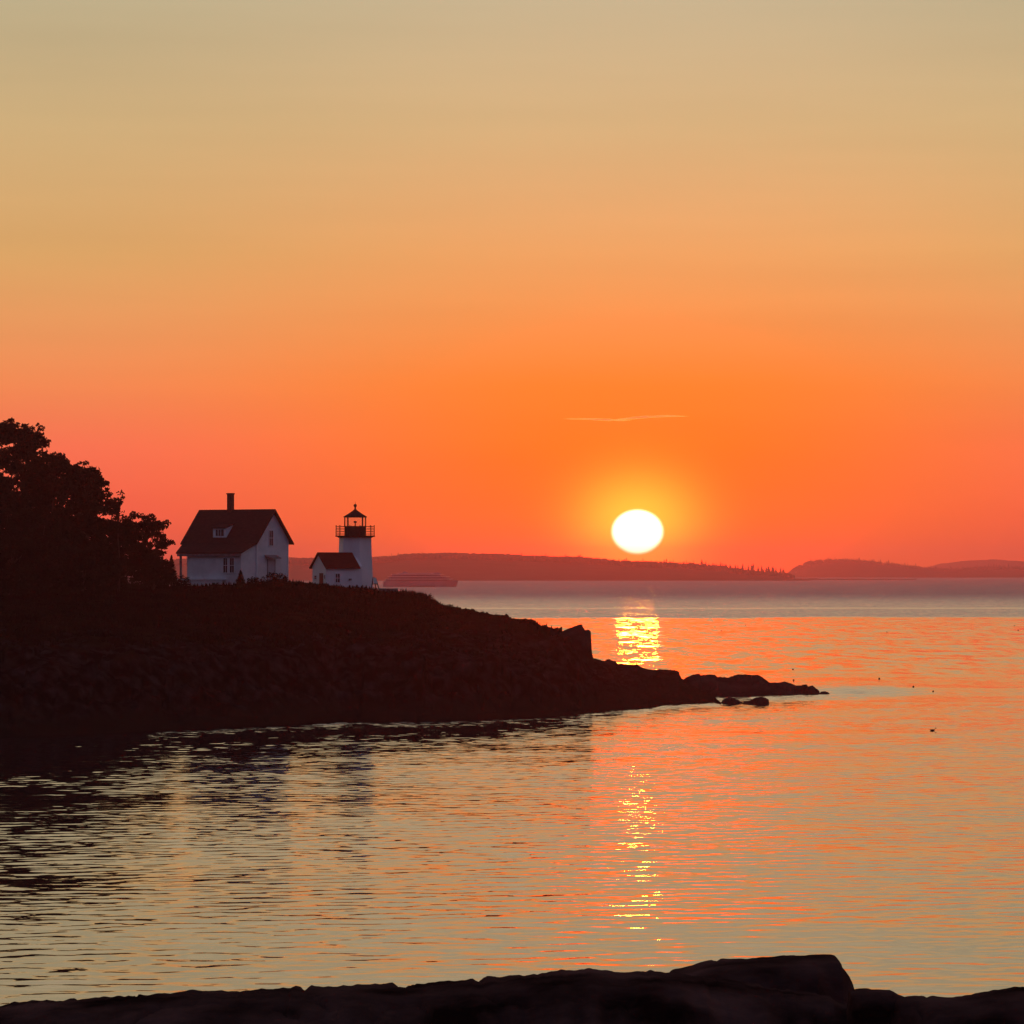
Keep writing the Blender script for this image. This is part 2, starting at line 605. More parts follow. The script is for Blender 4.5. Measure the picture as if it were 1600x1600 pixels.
# real ripples in the cove: many small wave trains, grouped by slow gusts
ZZ = np.zeros_like(XX)
wr = np.random.default_rng(5)
gust = np.zeros_like(XX)
for k_ in range(9):
    th_ = wr.uniform(0, math.pi)
    L_ = wr.uniform(14, 45)
    gust += np.sin(2 * math.pi * (XX * math.cos(th_) * .7 + YY * math.sin(th_)) / L_ + wr.uniform(0, 6.28))
gust = np.clip(1 + .11 * gust, .5, 1.6)
WSLOPE = 0.0235
NW = 64
for k_ in range(NW):
    L_ = math.exp(wr.uniform(math.log(.75), math.log(2.3)))
    th_ = wr.normal(1.65, .75)
    kx, ky = math.cos(th_) * 2 * math.pi / L_, math.sin(th_) * 2 * math.pi / L_
    A_ = WSLOPE * math.sqrt(2 / NW) * L_ / (2 * math.pi) * 1.0
    ph = XX * kx + YY * ky + wr.uniform(0, 6.28)
    ph += .5 * np.sin(XX * .21 * wr.uniform(.5, 1.5) + YY * .13 * wr.uniform(.5, 1.5) + wr.uniform(0, 6.28))
    sk_ = np.sin(ph)
    ZZ += A_ * (sk_ + .18 * np.cos(2 * ph))
fade = sstep(YY, 112, 118) * (1 - sstep(YY, 405, 436)) * (1 - sstep(np.abs(AA), .135, .147))
ZZ *= gust * fade
ZZ += fade * .003 * np.sin(2 * math.pi * (XX * .25 + YY) / 9.5 + 1.1 * np.sin(XX * .11))
WV = np.stack([XX, YY, ZZ], -1)
wi = np.arange(AA.size).reshape(AA.shape)
WF = np.stack([wi[:-1, :-1], wi[1:, :-1], wi[1:, 1:], wi[:-1, 1:]], -1).reshape(-1, 4)
chop = 1.0 - .15 * fade - .3 * sstep(YY, 430, 520)
# the wind line far out, a calmer slick in it, the strip of lap along the rocks, the rip round the point
wob = 14 * np.sin(AA * 55) + 8 * np.sin(AA * 143 + 1.3)
chop += 4.2 * sstep(YY + wob, 1080, 1110)
chop -= 1.7 * sstep(YY + .5 * wob, 1330, 1345) * (1 - sstep(YY + .5 * wob, 1385, 1400))
chop += 5.0 * sstep(YY + wob, 1400, 2400)
lap = np.exp(-(np.clip(dsh, 0, 999) / 12.0) ** 2) * inside * (dsh > -12) * (.3 + .7 * sstep(PXW, 120, 330)) * (1 - .6 * sstep(PXW, 700, 900))
WV[..., 2] *= 1 - .8 * lap
chop += 3.6 * lap
rip = np.exp(-((PXW - 1345) / 75) ** 2 - ((YY - 418) / 17) ** 2) + .8 * np.exp(-((PXW - 1230) / 80) ** 2 - ((YY - 398) / 9) ** 2)
chop += 2.6 * rip
water = np_mesh('water', WV.reshape(-1, 3), WF, bpy.data.materials.new('tmp'), None, True)
at = water.data.attributes.new('chop', 'FLOAT', 'POINT')
at.data.foreach_set('value', chop.ravel().astype(np.float32))
at = water.data.attributes.new('open_water', 'FLOAT', 'POINT')
at.data.foreach_set('value', sstep(YY, 415, 540).ravel().astype(np.float32))
m, t, p = material('sea_water')
p.inputs['Base Color'].default_value = (.006, .010, .012, 1)
p.inputs['Roughness'].default_value = .022
p.inputs['IOR'].default_value = 1.6
geo = t.nodes.new('ShaderNodeNewGeometry')


def slopes(scale, stretch, detail, rot=0.0, rough=.5, dist=0.0):
    mpn = t.nodes.new('ShaderNodeMapping')
    mpn.inputs['Scale'].default_value = stretch
    mpn.inputs['Rotation'].default_value = (0, 0, rot)
    t.links.new(geo.outputs['Position'], mpn.inputs[0])
    n = t.nodes.new('ShaderNodeTexNoise')
    n.inputs['Scale'].default_value = scale
    n.inputs['Detail'].default_value = detail
    n.inputs['Roughness'].default_value = rough
    n.inputs['Distortion'].default_value = dist
    t.links.new(mpn.outputs[0], n.inputs['Vector'])
    s = t.nodes.new('ShaderNodeVectorMath')
    s.operation = 'SUBTRACT'
    s.inputs[1].default_value = (.5, .5, .5)
    t.links.new(n.outputs['Color'], s.inputs[0])
    return s.outputs[0]


def vscale(v, k):
    s = t.nodes.new('ShaderNodeVectorMath')
    s.operation = 'SCALE'
    t.links.new(v, s.inputs[0])
    if isinstance(k, (int, float)):
        s.inputs['Scale'].default_value = k
    else:
        t.links.new(k, s.inputs['Scale'])
    return s.outputs[0]


def vadd(a, b):
    s = t.nodes.new('ShaderNodeVectorMath')
    t.links.new(a, s.inputs[0])
    if isinstance(b, tuple):
        s.inputs[1].default_value = b
    else:
        t.links.new(b, s.inputs[1])
    return s.outputs[0]


atn = t.nodes.new('ShaderNodeAttribute')
atn.attribute_name = 'chop'
# gusts: broad patches where the ripple is livelier or calmer
gst = t.nodes.new('ShaderNodeTexNoise')
gst.inputs['Scale'].default_value = .035
gst.inputs['Detail'].default_value = 3
t.links.new(geo.outputs['Position'], gst.inputs['Vector'])
gm = t.nodes.new('ShaderNodeMapRange')
t.links.new(gst.outputs['Fac'], gm.inputs['Value'])
gm.inputs['From Min'].default_value = .32
gm.inputs['From Max'].default_value = .68
gm.inputs['To Min'].default_value = .62
gm.inputs['To Max'].default_value = 1.45
k = tm('MULTIPLY', atn.outputs['Fac'], gm.outputs[0])
RIP = 0.14
sA = vscale(slopes(1.25, (.7, 1, 1), 3, .18, .55, .4), tm('MULTIPLY', k, RIP))
sB = vscale(slopes(.11, (.45, 1, 1), 2, -.12), .045)
atf = t.nodes.new('ShaderNodeAttribute')
atf.attribute_name = 'open_water'
# wave groups out on the open water
sC = vscale(slopes(1.0, (.40, .07, 1), 4, .03, .65), tm('MULTIPLY', atf.outputs['Fac'], .14))
# wind-driven ripples are steeper on the side they run towards, the shore
lee = t.nodes.new('ShaderNodeCombineXYZ')
t.links.new(tm('ADD', tm('MULTIPLY', tm('MAXIMUM', tm('SUBTRACT', atn.outputs['Fac'], 1.0), 0.0), -.036), tm('ADD', tm('MULTIPLY', atf.outputs['Fac'], -.011), -.011)), lee.inputs[1])
tot = vadd(vadd(vadd(sA, sB), sC), lee.outputs[0])
msk = t.nodes.new('ShaderNodeVectorMath')
msk.operation = 'MULTIPLY'
msk.inputs[1].default_value = (1, 1, 0)
t.links.new(tot, msk.inputs[0])
nn = vadd(msk.outputs[0], geo.outputs['Normal'])
nv = t.nodes.new('ShaderNodeVectorMath')
nv.operation = 'NORMALIZE'
t.links.new(nn, nv.inputs[0])
t.links.new(nv.outputs[0], p.inputs['Normal'])
water.data.materials[0] = m
kind(water, 'structure')

# ------------------------------------------------------------------ far land
def far_hill(name, pts, D, depth, drop):
    """low wooded land; pts = skyline, its trees stand on ground `drop` metres lower"""
    pts = np.array(pts, float)
    s = np.arange(pts[0, 0], pts[-1, 0] + 1, 5.0)
    z = WZ(np.interp(s, pts[:, 0], pts[:, 1]), D)
    z = z - np.minimum(drop, z * .45)
    z = z + np.array([fbm((q * .12, D * .01, 0), 4) for q in s]) * min(1.2, drop * .5 + .3)
    V, n = [], 14
    for si, zi in zip(s, z):
        for j in range(n):
            q = j / (n - 1)
            h = math.sin(math.pi * min(q / .8, 1) / 2) if q < .8 else math.cos((q - .8) / .2 * math.pi / 2)
            d = D - depth * .8 + depth * q
            zz = max(zi, .3) * h ** .8 + mn.noise(Vector((si * .05, q * 5, D * .001))) * 1.5 * h
            V.append((WX(si, D), d, zz if j not in (0, n - 1) else -1.0))
    V = np.array(V)
    ii = np.arange(len(s) * n).reshape(len(s), n)
    F = np.stack([ii[:-1, :-1], ii[1:, :-1], ii[1:, 1:], ii[:-1, 1:]], -1).reshape(-1, 4)
    o = np_mesh(name, V, F, M['hill'], None, True)
    kind(o, 'structure')
    return s, z


def conifer_rings(h, r, seed, tiers=5):
    rr_ = random.Random(seed)
    mb = MB()
    n = 6
    prev = None
    for k in range(tiers):
        z0 = h * (.12 + .80 * k / tiers)
        z1 = h * (.12 + .80 * (k + 1.35) / tiers) if k < tiers - 1 else h
        ra = r * (1 - k / tiers) ** .7 * rr_.uniform(.8, 1.15)
        b = len(mb.v)
        off = rr_.uniform(0, 1)
        for i in range(n):
            a_ = 2 * math.pi * (i + off) / n
            q = rr_.uniform(.7, 1.2)
            mb.v.append((ra * q * math.cos(a_), ra * q * math.sin(a_), z0 - rr_.uniform(0, .06) * h))
        mb.v.append((0, 0, min(z1, h)))
        for i in range(n):
            mb.f.append((b + i, b + (i + 1) % n, b + n))
        mb.f.append(tuple(b + i for i in range(n - 1, -1, -1)))
    return mb


ISL = [(-420, 874), (0, 874), (250, 876), (272, 874), (290, 871), (380, 870), (460, 868), (490, 870), (590, 867), (615, 866), (630, 863.5), (650, 862), (720, 861.5), (760, 862),
       (800, 864), (880, 867), (930, 869), (960, 872), (1000, 874), (1060, 876), (1090, 878), (1120, 881), (1160, 888), (1200, 894), (1218, 897.5), (1226, 900), (1229, 904)]
far_hill('hills', ISL, 6035, 700, 9)
HILL2 = [(1215, 904), (1225, 896), (1240, 884), (1260, 876), (1285, 873), (1310, 872.5), (1335, 874), (1370, 878), (1400, 881), (1440, 886), (1475, 887),
                   (1510, 885), (1560, 884), (1600, 885.5), (1800, 884), (2100, 888)]
ip2 = np.array(HILL2, float)
far_hill('hills', HILL2, 9000, 900, 6)
far_hill('hills', [(1380, 896), (1440, 889), (1470, 880), (1500, 876), (1530, 874), (1560, 874), (1600, 877), (1700, 880), (2000, 884)], 11800, 900, 1)
# the low spit running out from the wooded island
far_hill('hills', [(1205, 903), (1260, 904.2), (1330, 904.6), (1430, 905.2)], 6000, 40, 0)

# the wood on the island: one mass of many small trees
ip = np.array(ISL)
FVs, FFs, base = [], [], 0
rg = random.Random(3)
for it in range(6400):
    ID, ipp = (6035, ip) if it < 5000 else (9000, ip2)
    s = rg.uniform(-415, 1224) if it < 5000 else rg.uniform(1232, 1900)
    con = rg.random() < (0.15 if s < 800 else (.35 if s < 930 else .7))
    zt_ = WZ(np.interp(s, ipp[:, 0], ipp[:, 1]), ID)
    zg = zt_ - (min(9, zt_ * .45) if it < 5000 else 6.0)
    row = rg.uniform(-1, 1)
    d = ID - 140 + row * 130
    zg -= max(0, -row) * 1.5 + .8
    clump = .5 + .5 * mn.noise(Vector((s * .025, 2.2, 0)))
    if con:
        h = rg.uniform(5.5, 9) * (.85 + .3 * clump) + (3.5 if rg.random() < .07 else 0)
        mb = conifer_rings(h, h * rg.uniform(.14, .22), it, 4)
    else:
        h = rg.uniform(5.0, 7.6) * (.9 + .25 * clump) * (1 if it < 5000 else .75)
        w = rg.uniform(3, 5.5)
        mb = MB()
        rings_ = []
        for q, ww in ((0, .4), (.3, .9), (.6, 1.0), (.85, .62), (1.0, .12)):
            rings_.append([(w * ww * math.cos(a_ * 1.047) * rg.uniform(.8, 1.2), w * ww * math.sin(a_ * 1.047) * rg.uniform(.8, 1.2), h * q + rg.uniform(-.3, .3)) for a_ in range(6)])
        mb.loft(rings_)
    x = WX(s, ID)
    if it < 5000 and s > 1150:
        mb.v = [(v[0] * .8, v[1] * .8, v[2] * .8) for v in mb.v]
    for v in mb.v:
        FVs.append((v[0] + x, v[1] + d, v[2] + zg))
    for f in mb.f:
        FFs.append(tuple(i + base for i in f))
    base = len(FVs)
wood = mesh_obj('forest', FVs, FFs, M['forest'])
kind(wood, 'stuff')

# single spruces on the end of the island
sp_px = [(1098, 877, 9), (1106, 878, 10), (1117, 880, 8), (1127, 881, 9), (1136, 881.5, 11), (1143, 883, 12), (1149, 884, 9), (1156, 882.5, 13), (1163, 884, 12),
         (1168, 886, 11), (1174, 884, 14), (1180, 883.5, 15), (1184, 886, 13), (1190, 885, 15), (1196, 887, 12), (1201, 885.5, 16), (1206, 888, 14), (1211, 887, 15),
         (1215, 889, 13), (1219, 887, 16), (1222, 890, 12), (1226, 897, 7)]
for i_, (s, yt, h) in enumerate(sp_px):
    s += random.uniform(-3.5, 2.5)
    yt += random.uniform(-1.5, 3.0)
    D = 6035 - 210 + (i_ % 4) * 25
    h = WZ(yt - 3.0, D) - 2.5
    mb = conifer_rings(h, h * random.uniform(.16, .24) + .9, 900 + i_, 6)
    o = mb.build('spruce_tree', M['forest'])
    o.location = (WX(s, D), D, 2.5)
    tag(o, 'slim dark spruce in the row on the low tip of the far wooded island', 'tree', 'spruces on the island tip')

# ------------------------------------------------------------------ rocks
def ridge_rock(name, pts, D, depth, mat, label, power=2.4, zb=-.7, step=1.5, amp=.25, fs=.5, cat='rock', group=None, lean=0.0, nd_=30, cell=.7):
    pts = np.array(pts, float)
    s = np.arange(pts[0, 0], pts[-1, 0] + step * .5, step)
    z = WZ(np.interp(s, pts[:, 0], pts[:, 1]), D)
    V = []
    for si, zi in zip(s, z):
        e = min((si - pts[0, 0]), (pts[-1, 0] - si)) / max(1e-6, (pts[-1, 0] - pts[0, 0]))
        w = depth * (.45 + .55 * min(1, e / .18)) * (1 + .25 * mn.noise(Vector((si * .03, D, 1.1))))
        for j in range(nd_):
            q = -1 + 2 * j / (nd_ - 1)
            prof = (1 - abs(q) ** power) ** (1 / 1.6)
            y = D + q * w
            x = WX(si, D) + lean * q
            zz = zb + (zi - zb) * prof
            keep = min(1, abs(q) / .3)
            a = fbm((x * fs, y * fs, zz * fs * 1.5), 5) * amp + (mn.cell(Vector((x * fs * 1.3, y * fs, zz * fs * 1.8))) - .5) * amp * cell
            if cell == 0:
                cr_ = abs(mn.noise(Vector((x * 2.1, y * 1.3, zz * 5.0))))
                a -= amp * 1.6 * max(0.0, 1 - cr_ / .10)
            if 0 < j < nd_ - 1:
                zz += a * keep * min(1, prof * 2)
                y += a * .8 * prof
            V.append((x, y, zz))
    V = np.array(V)
    ii = np.arange(len(s) * nd_).reshape(len(s), nd_)
    F = [tuple(f) for f in np.stack([ii[:-1, :-1], ii[1:, :-1], ii[1:, 1:], ii[:-1, 1:]], -1).reshape(-1, 4)]
    for row in (0, len(s) - 1):
        F.append(tuple(ii[row] if row else ii[row][::-1]))
    F.append(tuple(list(ii[:, 0]) + list(ii[::-1, -1])))
    o = mesh_obj(name, V, F, mat)
    tag(o, label, cat, group)
    return o


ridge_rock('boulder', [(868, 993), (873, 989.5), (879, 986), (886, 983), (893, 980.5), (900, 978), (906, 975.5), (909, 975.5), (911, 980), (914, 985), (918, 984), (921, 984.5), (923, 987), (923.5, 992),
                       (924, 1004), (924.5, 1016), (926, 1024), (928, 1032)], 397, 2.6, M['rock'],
           'big upright block of dark rock standing on the sloping point of the headland', 3.5, 1.0, .6, .07, .9)
ridge_rock('skerry', [(1058, 1084), (1066, 1063), (1072, 1058), (1082, 1055), (1096, 1054.5), (1110, 1053.5), (1117, 1054), (1121, 1057.5), (1138, 1059), (1146, 1056), (1154, 1054), (1168, 1055), (1184, 1054),
                      (1190, 1057), (1198, 1063), (1202, 1066), (1222, 1066), (1238, 1068.5), (1244, 1071), (1260, 1069.5), (1263, 1074), (1270, 1073.5), (1276, 1078), (1280, 1083)],
           411, 4.0, M['rock'], 'long low dark rock lying in the sea off the end of the point', 2.2, -.7, 1.0, .28, .5)
ridge_rock('rock', [(1124, 1101), (1130, 1094), (1138, 1091), (1146, 1090.5), (1154, 1094), (1160, 1097.5), (1164, 1101)], 381, 1.4, M['rock'],
           'low rounded wet rock awash between the point and a flat-topped stone', 2.2, -.5, .8, .15, .8)
ridge_rock('rock', [(1157, 1101), (1163, 1096), (1172, 1094), (1181, 1089.5), (1190, 1088.5), (1196, 1090), (1201, 1093), (1202, 1101)], 380, 1.3, M['rock'],
           'small dark flat-topped stone standing alone in the water in front of the long skerry', 2.6, -.5, .8, .15, .8)
ridge_rock('rock', [(1278, 1085), (1283, 1080.5), (1289, 1080), (1294, 1081.5), (1297, 1085)], 410, .8, M['rock'],
           'tiny rock just breaking the surface at the outer end of the long skerry', 2, -.3, .6, .08, 1)

# ---- the shore the photographer stands on
fx = np.linspace(-14, 14, 150)
fy = np.linspace(-6, 46, 150)
FV = []
for x in fx:
    for y in fy:
        if y < 27:
            z = 9.35 - 1.25 * sstep(np.float64(y), 3, 22)
        else:
            z = 8.1 - 9.2 * float(np.clip((y - 27) / 17, 0, 1)) ** 1.1
        z += fbm((x * .7, y * .7, 2), 5) * .10
        FV.append((x, y, z))
ii = np.arange(150 * 150).reshape(150, 150)
FF = np.stack([ii[:-1, :-1], ii[1:, :-1], ii[1:, 1:], ii[:-1, 1:]], -1).reshape(-1, 4)
shore_o = np_mesh('shore', np.array(FV), FF, M['near_rock'])
kind(shore_o, 'structure')
ND = 26.0


def jag(pts, a, seed):
    r_ = random.Random(seed)
    out = []
    for (x0, y0), (x1, y1) in zip(pts[:-1], pts[1:]):
        n = max(1, int((x1 - x0) / 7))
        for i in range(n):
            out.append((x0 + (x1 - x0) * i / n, y0 + (y1 - y0) * i / n + (r_.uniform(-a, a) if i else 0)))
    out.append(pts[-1])
    return out


ridge_rock('rock_ledge', jag([(-260, 1592), (-120, 1583), (0, 1577), (100, 1568), (165, 1566), (200, 1562), (330, 1554), (400, 1551), (420, 1550.5), (480, 1548), (540, 1546), (556, 1543), (575, 1545),
                          (620, 1545.5), (660, 1546), (700, 1540), (780, 1534), (805, 1529), (840, 1528), (870, 1524), (900, 1522), (935, 1521.5), (965, 1525), (990, 1523.5), (1050, 1526),
                          (1075, 1529), (1120, 1533), (1170, 1541), (1230, 1550), (1290, 1556), (1345, 1580), (1370, 1620)], 1.6, 1), ND, 1.5, M['near_rock'],
           'long dark weathered ledge of bedrock rising gently across the near shore', 2.6, 7.9, 2.5, .022, 3.0, nd_=44, cell=.0)
ridge_rock('rock_slab', jag([(960, 1650), (985, 1590), (1010, 1560), (1035, 1540), (1050, 1527.5), (1060, 1523.5), (1080, 1517), (1100, 1511.5), (1120, 1508), (1150, 1505), (1180, 1502.5), (1215, 1500), (1250, 1498.5), (1285, 1497), (1303, 1496)], .5, 2)
           + [(1308, 1497), (1311, 1501), (1314, 1509), (1320, 1516), (1326, 1524), (1330, 1532), (1332, 1545), (1333, 1570), (1336, 1640)], 27.0, .8, M['near_rock'],
           'big tilted slab of dark rock with a broken square end on the near shore', 7, 7.7, 1.2, .012, 3.0, nd_=44, cell=0)
ridge_rock('rock', jag([(1322, 1600), (1328, 1549), (1345, 1546.5), (1370, 1545), (1390, 1545.5), (1396, 1549), (1405, 1555.5), (1418, 1560), (1430, 1600)], .6, 3), 25.6, .5, M['near_rock'],
           'knee-high dark stone tucked against the square end of the tilted slab', 3.5, 7.9, 1.5, .015, 4.0, nd_=30, cell=0)
ridge_rock('rock_ledge', jag([(1385, 1600), (1400, 1562), (1440, 1561), (1460, 1558), (1490, 1559.5), (1520, 1556), (1560, 1552.5), (1600, 1549), (1700, 1543), (1850, 1550)], .9, 4), 25.4, 1.1, M['near_rock'],
           'rough dark ledge beyond the tilted slab, running out of the picture', 2.6, 7.9, 2.0, .02, 3.0, nd_=40, cell=0)

# ------------------------------------------------------------------ keeper's house
TH = R(38)
HO = Vector((-25.01, 415.0, 0))
house = empty('keepers_house', (HO.x, HO.y, 9.3), -TH)
tag(house, 'white clapboard house with steep dark roof, brick chimney and a lean-to porch, on the headland', 'house')
Z0 = 9.3
RZ, EZ, LZ = 16.64 - Z0, 13.58 - Z0, 12.72 - Z0


def wall_block():
    b = MB()
    hw = 2.2
    ez = RZ - .16 - (RZ - EZ) / 2.55 * hw
    b.prism([(-hw, 0), (hw, 0), (hw, ez), (0, RZ - .16), (-hw, ez)], -4.12, 4.26)
    return b


wall_block().build('wall', M['white_clap'], house)
b = MB()
b.prism([(-4.2, 0), (-2.203, 0), (-2.203, 4.05), (-4.2, 3.36)], -2.2, 4.2)
b.build('lean_to_wall', M['white_clap'], house)
# main roof: two slabs
b = MB()
th = .14
sl_ = (RZ - EZ) / 2.55
for sg in (-1, 1):
    prof = [(0, RZ), (sg * 2.55, EZ), (sg * 2.55, EZ - th), (0, RZ - th * 1.3)]
    b.prism(prof, -4.61, 4.61)
roof = b.build('roof', M['brown_roof'], house)
b = MB()
e0 = EZ - .012
top = [(-4.3, -2.552, e0), (4.5, -2.552, e0), (4.5, -4.49, LZ), (-3.4, -4.49, LZ)]
b.hexa([(v[0], v[1], v[2] - .12) for v in (top[3], top[2], top[1], top[0])] + [top[3], top[2], top[1], top[0]])
b.build('lean_to_roof', M['brown_roof'], house)
# barge boards
b = MB()
for sg in (-1, 1):
    o2 = .18
    b.hexa([(4.613, 0, RZ - o2 - .02), (4.653, 0, RZ - o2 - .02), (4.653, sg * 2.55, EZ - o2 - .02), (4.613, sg * 2.55, EZ - o2 - .02),
            (4.613, 0, RZ - .02), (4.653, 0, RZ - .02), (4.653, sg * 2.55, EZ - .02), (4.613, sg * 2.55, EZ - .02)])
b.build('barge_board', M['brown_roof'], house)
# chimney on the ridge
b = MB()
b.box(-1.0, -.54, -.23, .23, RZ - .5, 18.02 - Z0)
b.box(-1.04, -.50, -.27, .27, 18.02 - Z0, 18.14 - Z0)
b.build('chimney', M['brick'], roof)


def window_x(parent, y0, y1, z0, z1, x, rows=2, cols=2):
    """window in a wall facing +x"""
    f = MB()
    w = .07
    f.box(x, x + .05, y0 - w, y1 + w, z1, z1 + w)
    f.box(x, x + .07, y0 - w * 1.3, y1 + w * 1.3, z0 - w, z0)
    f.box(x, x + .05, y0 - w, y0, z0, z1)
    f.box(x, x + .05, y1, y1 + w, z0, z1)
    for i in range(1, rows):
        zz = z0 + (z1 - z0) * i / rows
        f.box(x, x + .03, y0, y1, zz - .02, zz + .02)
    for i in range(1, cols):
        yy = y0 + (y1 - y0) * i / cols
        f.box(x + .001, x + .028, yy - .015, yy + .015, z0, z1)
    fr_ = f.build('window', M['white'], parent)
    g = MB()
    g.box(x - .02, x + .012, y0, y1, z0, z1)
    g.build('pane', M['dark_win'], fr_)
    return fr_


def window_y(parent, x0, x1, z0, z1, y, rows=2, cols=2, frame='white', pane='dark_win'):
    """window in a wall facing -y"""
    f = MB()
    w = .07
    f.box(x0 - w, x1 + w, y - .05, y, z1, z1 + w)
    f.box(x0 - w * 1.3, x1 + w * 1.3, y - .07, y, z0 - w, z0)
    f.box(x0 - w, x0, y - .05, y, z0, z1)
    f.box(x1, x1 + w, y - .05, y, z0, z1)
    for i in range(1, rows):
        zz = z0 + (z1 - z0) * i / rows
        f.box(x0, x1, y - .03, y, zz - .02, zz + .02)
    for i in range(1, cols):
        xx = x0 + (x1 - x0) * i / cols
        f.box(xx - .015, xx + .015, y - .028, y - .001, z0, z1)
    fr_ = f.build('window', M[frame], parent)
    g = MB()
    g.box(x0, x1, y - .012, y + .02, z0, z1)
    g.build('pane', M[pane], fr_)
    return fr_


window_y(house, 2.10, 2.58, 10.9 - Z0, 12.2 - Z0, -4.2)
window_y(house, 2.88, 3.38, 10.9 - Z0, 12.2 - Z0, -4.2)
window_x(house, -.46, .08, 13.35 - Z0, 14.7 - Z0, 4.26)
# dormer
b = MB()
zt = 14.92 - Z0
zf = RZ - 2.13 * sl_
b.prism([(-2.13, zf - .1), (-2.13, zt), (-1.16, zt + .33), (-1.16, zt - .4)], -1.0, .62)
dorm = b.build('dormer', M['white'], house)
b = MB()
b.prism([(-2.28, zt - .0), (-2.28, zt + .08), (-1.1, zt + .46), (-1.1, zt + .36)], -1.10, .72)
b.build('dormer_roof', M['brown_roof'], dorm)
b = MB()
b.box(-.66, .28, -2.15, -2.12, zf + .14, zt - .12)
b.build('pane', M['dark_win'], dorm)
b = MB()
for q in (-.36, -.04):
    b.box(q - .03, q + .03, -2.17, -2.152, zf + .14, zt - .12)
b.build('mullion', M['white'], dorm)
# side door and its hood
b = MB()
b.box(4.262, 4.30, -.62, .28, 10.0 - Z0, 12.1 - Z0)
dr = b.build('door', M['door'], house)
b = MB()
b.box(4.302, 4.35, .16, .20, 11.0 - Z0, 11.05 - Z0)
b.build('handle', M['black'], dr)
b = MB()
b.prism([(4.262, 12.5 - Z0), (4.85, 12.24 - Z0), (4.85, 12.16 - Z0), (4.262, 12.38 - Z0)], -1.05, .55, 'y')
b.build('door_hood', M['grey'], house)
b = MB()
b.box(4.262, 4.302, -.74, -.62, 10 - Z0, 12.12 - Z0)
b.box(4.262, 4.302, .28, .38, 10 - Z0, 12.12 - Z0)
b.build('door_frame', M['grey'], house)
# corner boards
b = MB()
for (x, y) in ((4.262, -2.2), (4.262, 2.06)):
    b = MB()
    b.box(x, x + .03, y, y + .14, 0, 13.7 - Z0)
    b.build('corner_board', M['white'], house)
# eave fascia of the lean-to
b = MB()
b.box(-3.3, 4.42, -4.46, -4.42, LZ - .34, LZ - .124)
b.build('fascia', M['grey'], house)
# porch
b = MB()
b.box(-3.15, 2.4, -4.75, -4.203, 10.22 - Z0, 10.34 - Z0)
b.box(-3.15, -2.203, -4.2, -2.4, 10.22 - Z0, 10.34 - Z0)
b.build('porch_deck', M['white'], house)
b = MB()
b.box(-3.1, 2.35, -4.70, -4.66, 9.55 - Z0, 10.218 - Z0)
b.box(-3.1, -3.06, -4.65, -2.4, 9.55 - Z0, 10.218 - Z0)
b.build('porch_skirt', M['white_clap'], house)
for y in (-4.3, -2.6):
    b = MB()
    b.box(-3.06, -2.90, y - .08, y + .08, 10.342 - Z0, LZ + (.75 if y > -3 else -.02) - .1)
    b.box(-3.12, -2.84, y - .14, y + .14, LZ + (.75 if y > -3 else -.02) - .3, LZ + (.75 if y > -3 else -.02) - .18)
    b.build('porch_post', M['grey'], house)  # grey tone paints in the posts' backlit darkness

# ------------------------------------------------------------------ lighthouse
LD = 425.0
LX = WX(555, LD)
LZ0 = 9.2
light = empty('lighthouse', (LX, LD, LZ0))
tag(light, 'short white lighthouse tower with railed gallery and black lantern on the headland', 'lighthouse')
HEX = [-103, -43, 17, 77, 137, 197]
zz_ = lambda y: WZ(y, LD) - LZ0
b = MB()
b.loft([ring(HEX, 1.74, 0), ring(HEX, 1.70, zz_(905)), ring(HEX, 1.56, zz_(850)), ring(HEX, 1.55, zz_(840))])
b.build('tower', M['tower_white'], light)
G8 = [-128, -103, -77, -52, -15, 15, 52, 77, 103, 128, 165, 195]
b = MB()
b.loft([ring(G8, 1.62, zz_(840)), ring(G8, 1.66, zz_(839.2)), ring(G8, 1.88, zz_(838.6)), ring(G8, 1.88, zz_(837))])
b.build('gallery', M['black'], light)
b = MB()
for a in G8:
    b = MB()
    x, y, _ = ring([a], 1.82, 0)[0]
    b.tube([(x, y, zz_(837)), (x, y, zz_(820.5))], .028, 5)
    b.build('railing_post', M['black'], light)
b = MB()
for yy in (822.5, 826.5, 830.5, 834.5):
    pr = ring(G8, 1.82, zz_(yy))
    for i in range(len(pr)):
        b.tube([pr[i], pr[(i + 1) % len(pr)]], .018 if yy > 823 else .024, 4)
for i in range(len(G8)):
    p0 = Vector(ring([G8[i]], 1.82, 0)[0])
    p1 = Vector(ring([G8[(i + 1) % len(G8)]], 1.82, 0)[0])
    nn_ = max(2, int((p1 - p0).length / .2))
    for q in range(1, nn_):
        v = p0.lerp(p1, q / nn_)
        b.tube([(v.x, v.y, zz_(837)), (v.x, v.y, zz_(822.5))], .009, 4)
b.build('railing', M['black'], light)
L8 = [-137, -103, -77, -43, 43, 77, 103, 137]
b = MB()
b.loft([ring(L8, 1.02, zz_(840.5)), ring(L8, 1.02, zz_(823.4)), ring(L8, 1.06, zz_(823.2)), ring(L8, 1.06, zz_(822.4))])
b.build('lantern_base', M['black'], light)
for a in L8:
    lan = MB()
    x, y, _ = ring([a], 1.0, 0)[0]
    lan.tube([(x, y, zz_(822.5)), (x, y, zz_(808.5))], .045, 6)
    lan.build('glazing_bar', M['black'], light)
b = MB()
b.loft([ring(L8, .975, zz_(822.4)), ring(L8, .975, zz_(808.6))], cap=False)
b.build('lantern_glass', M['glass'], light)
b = MB()
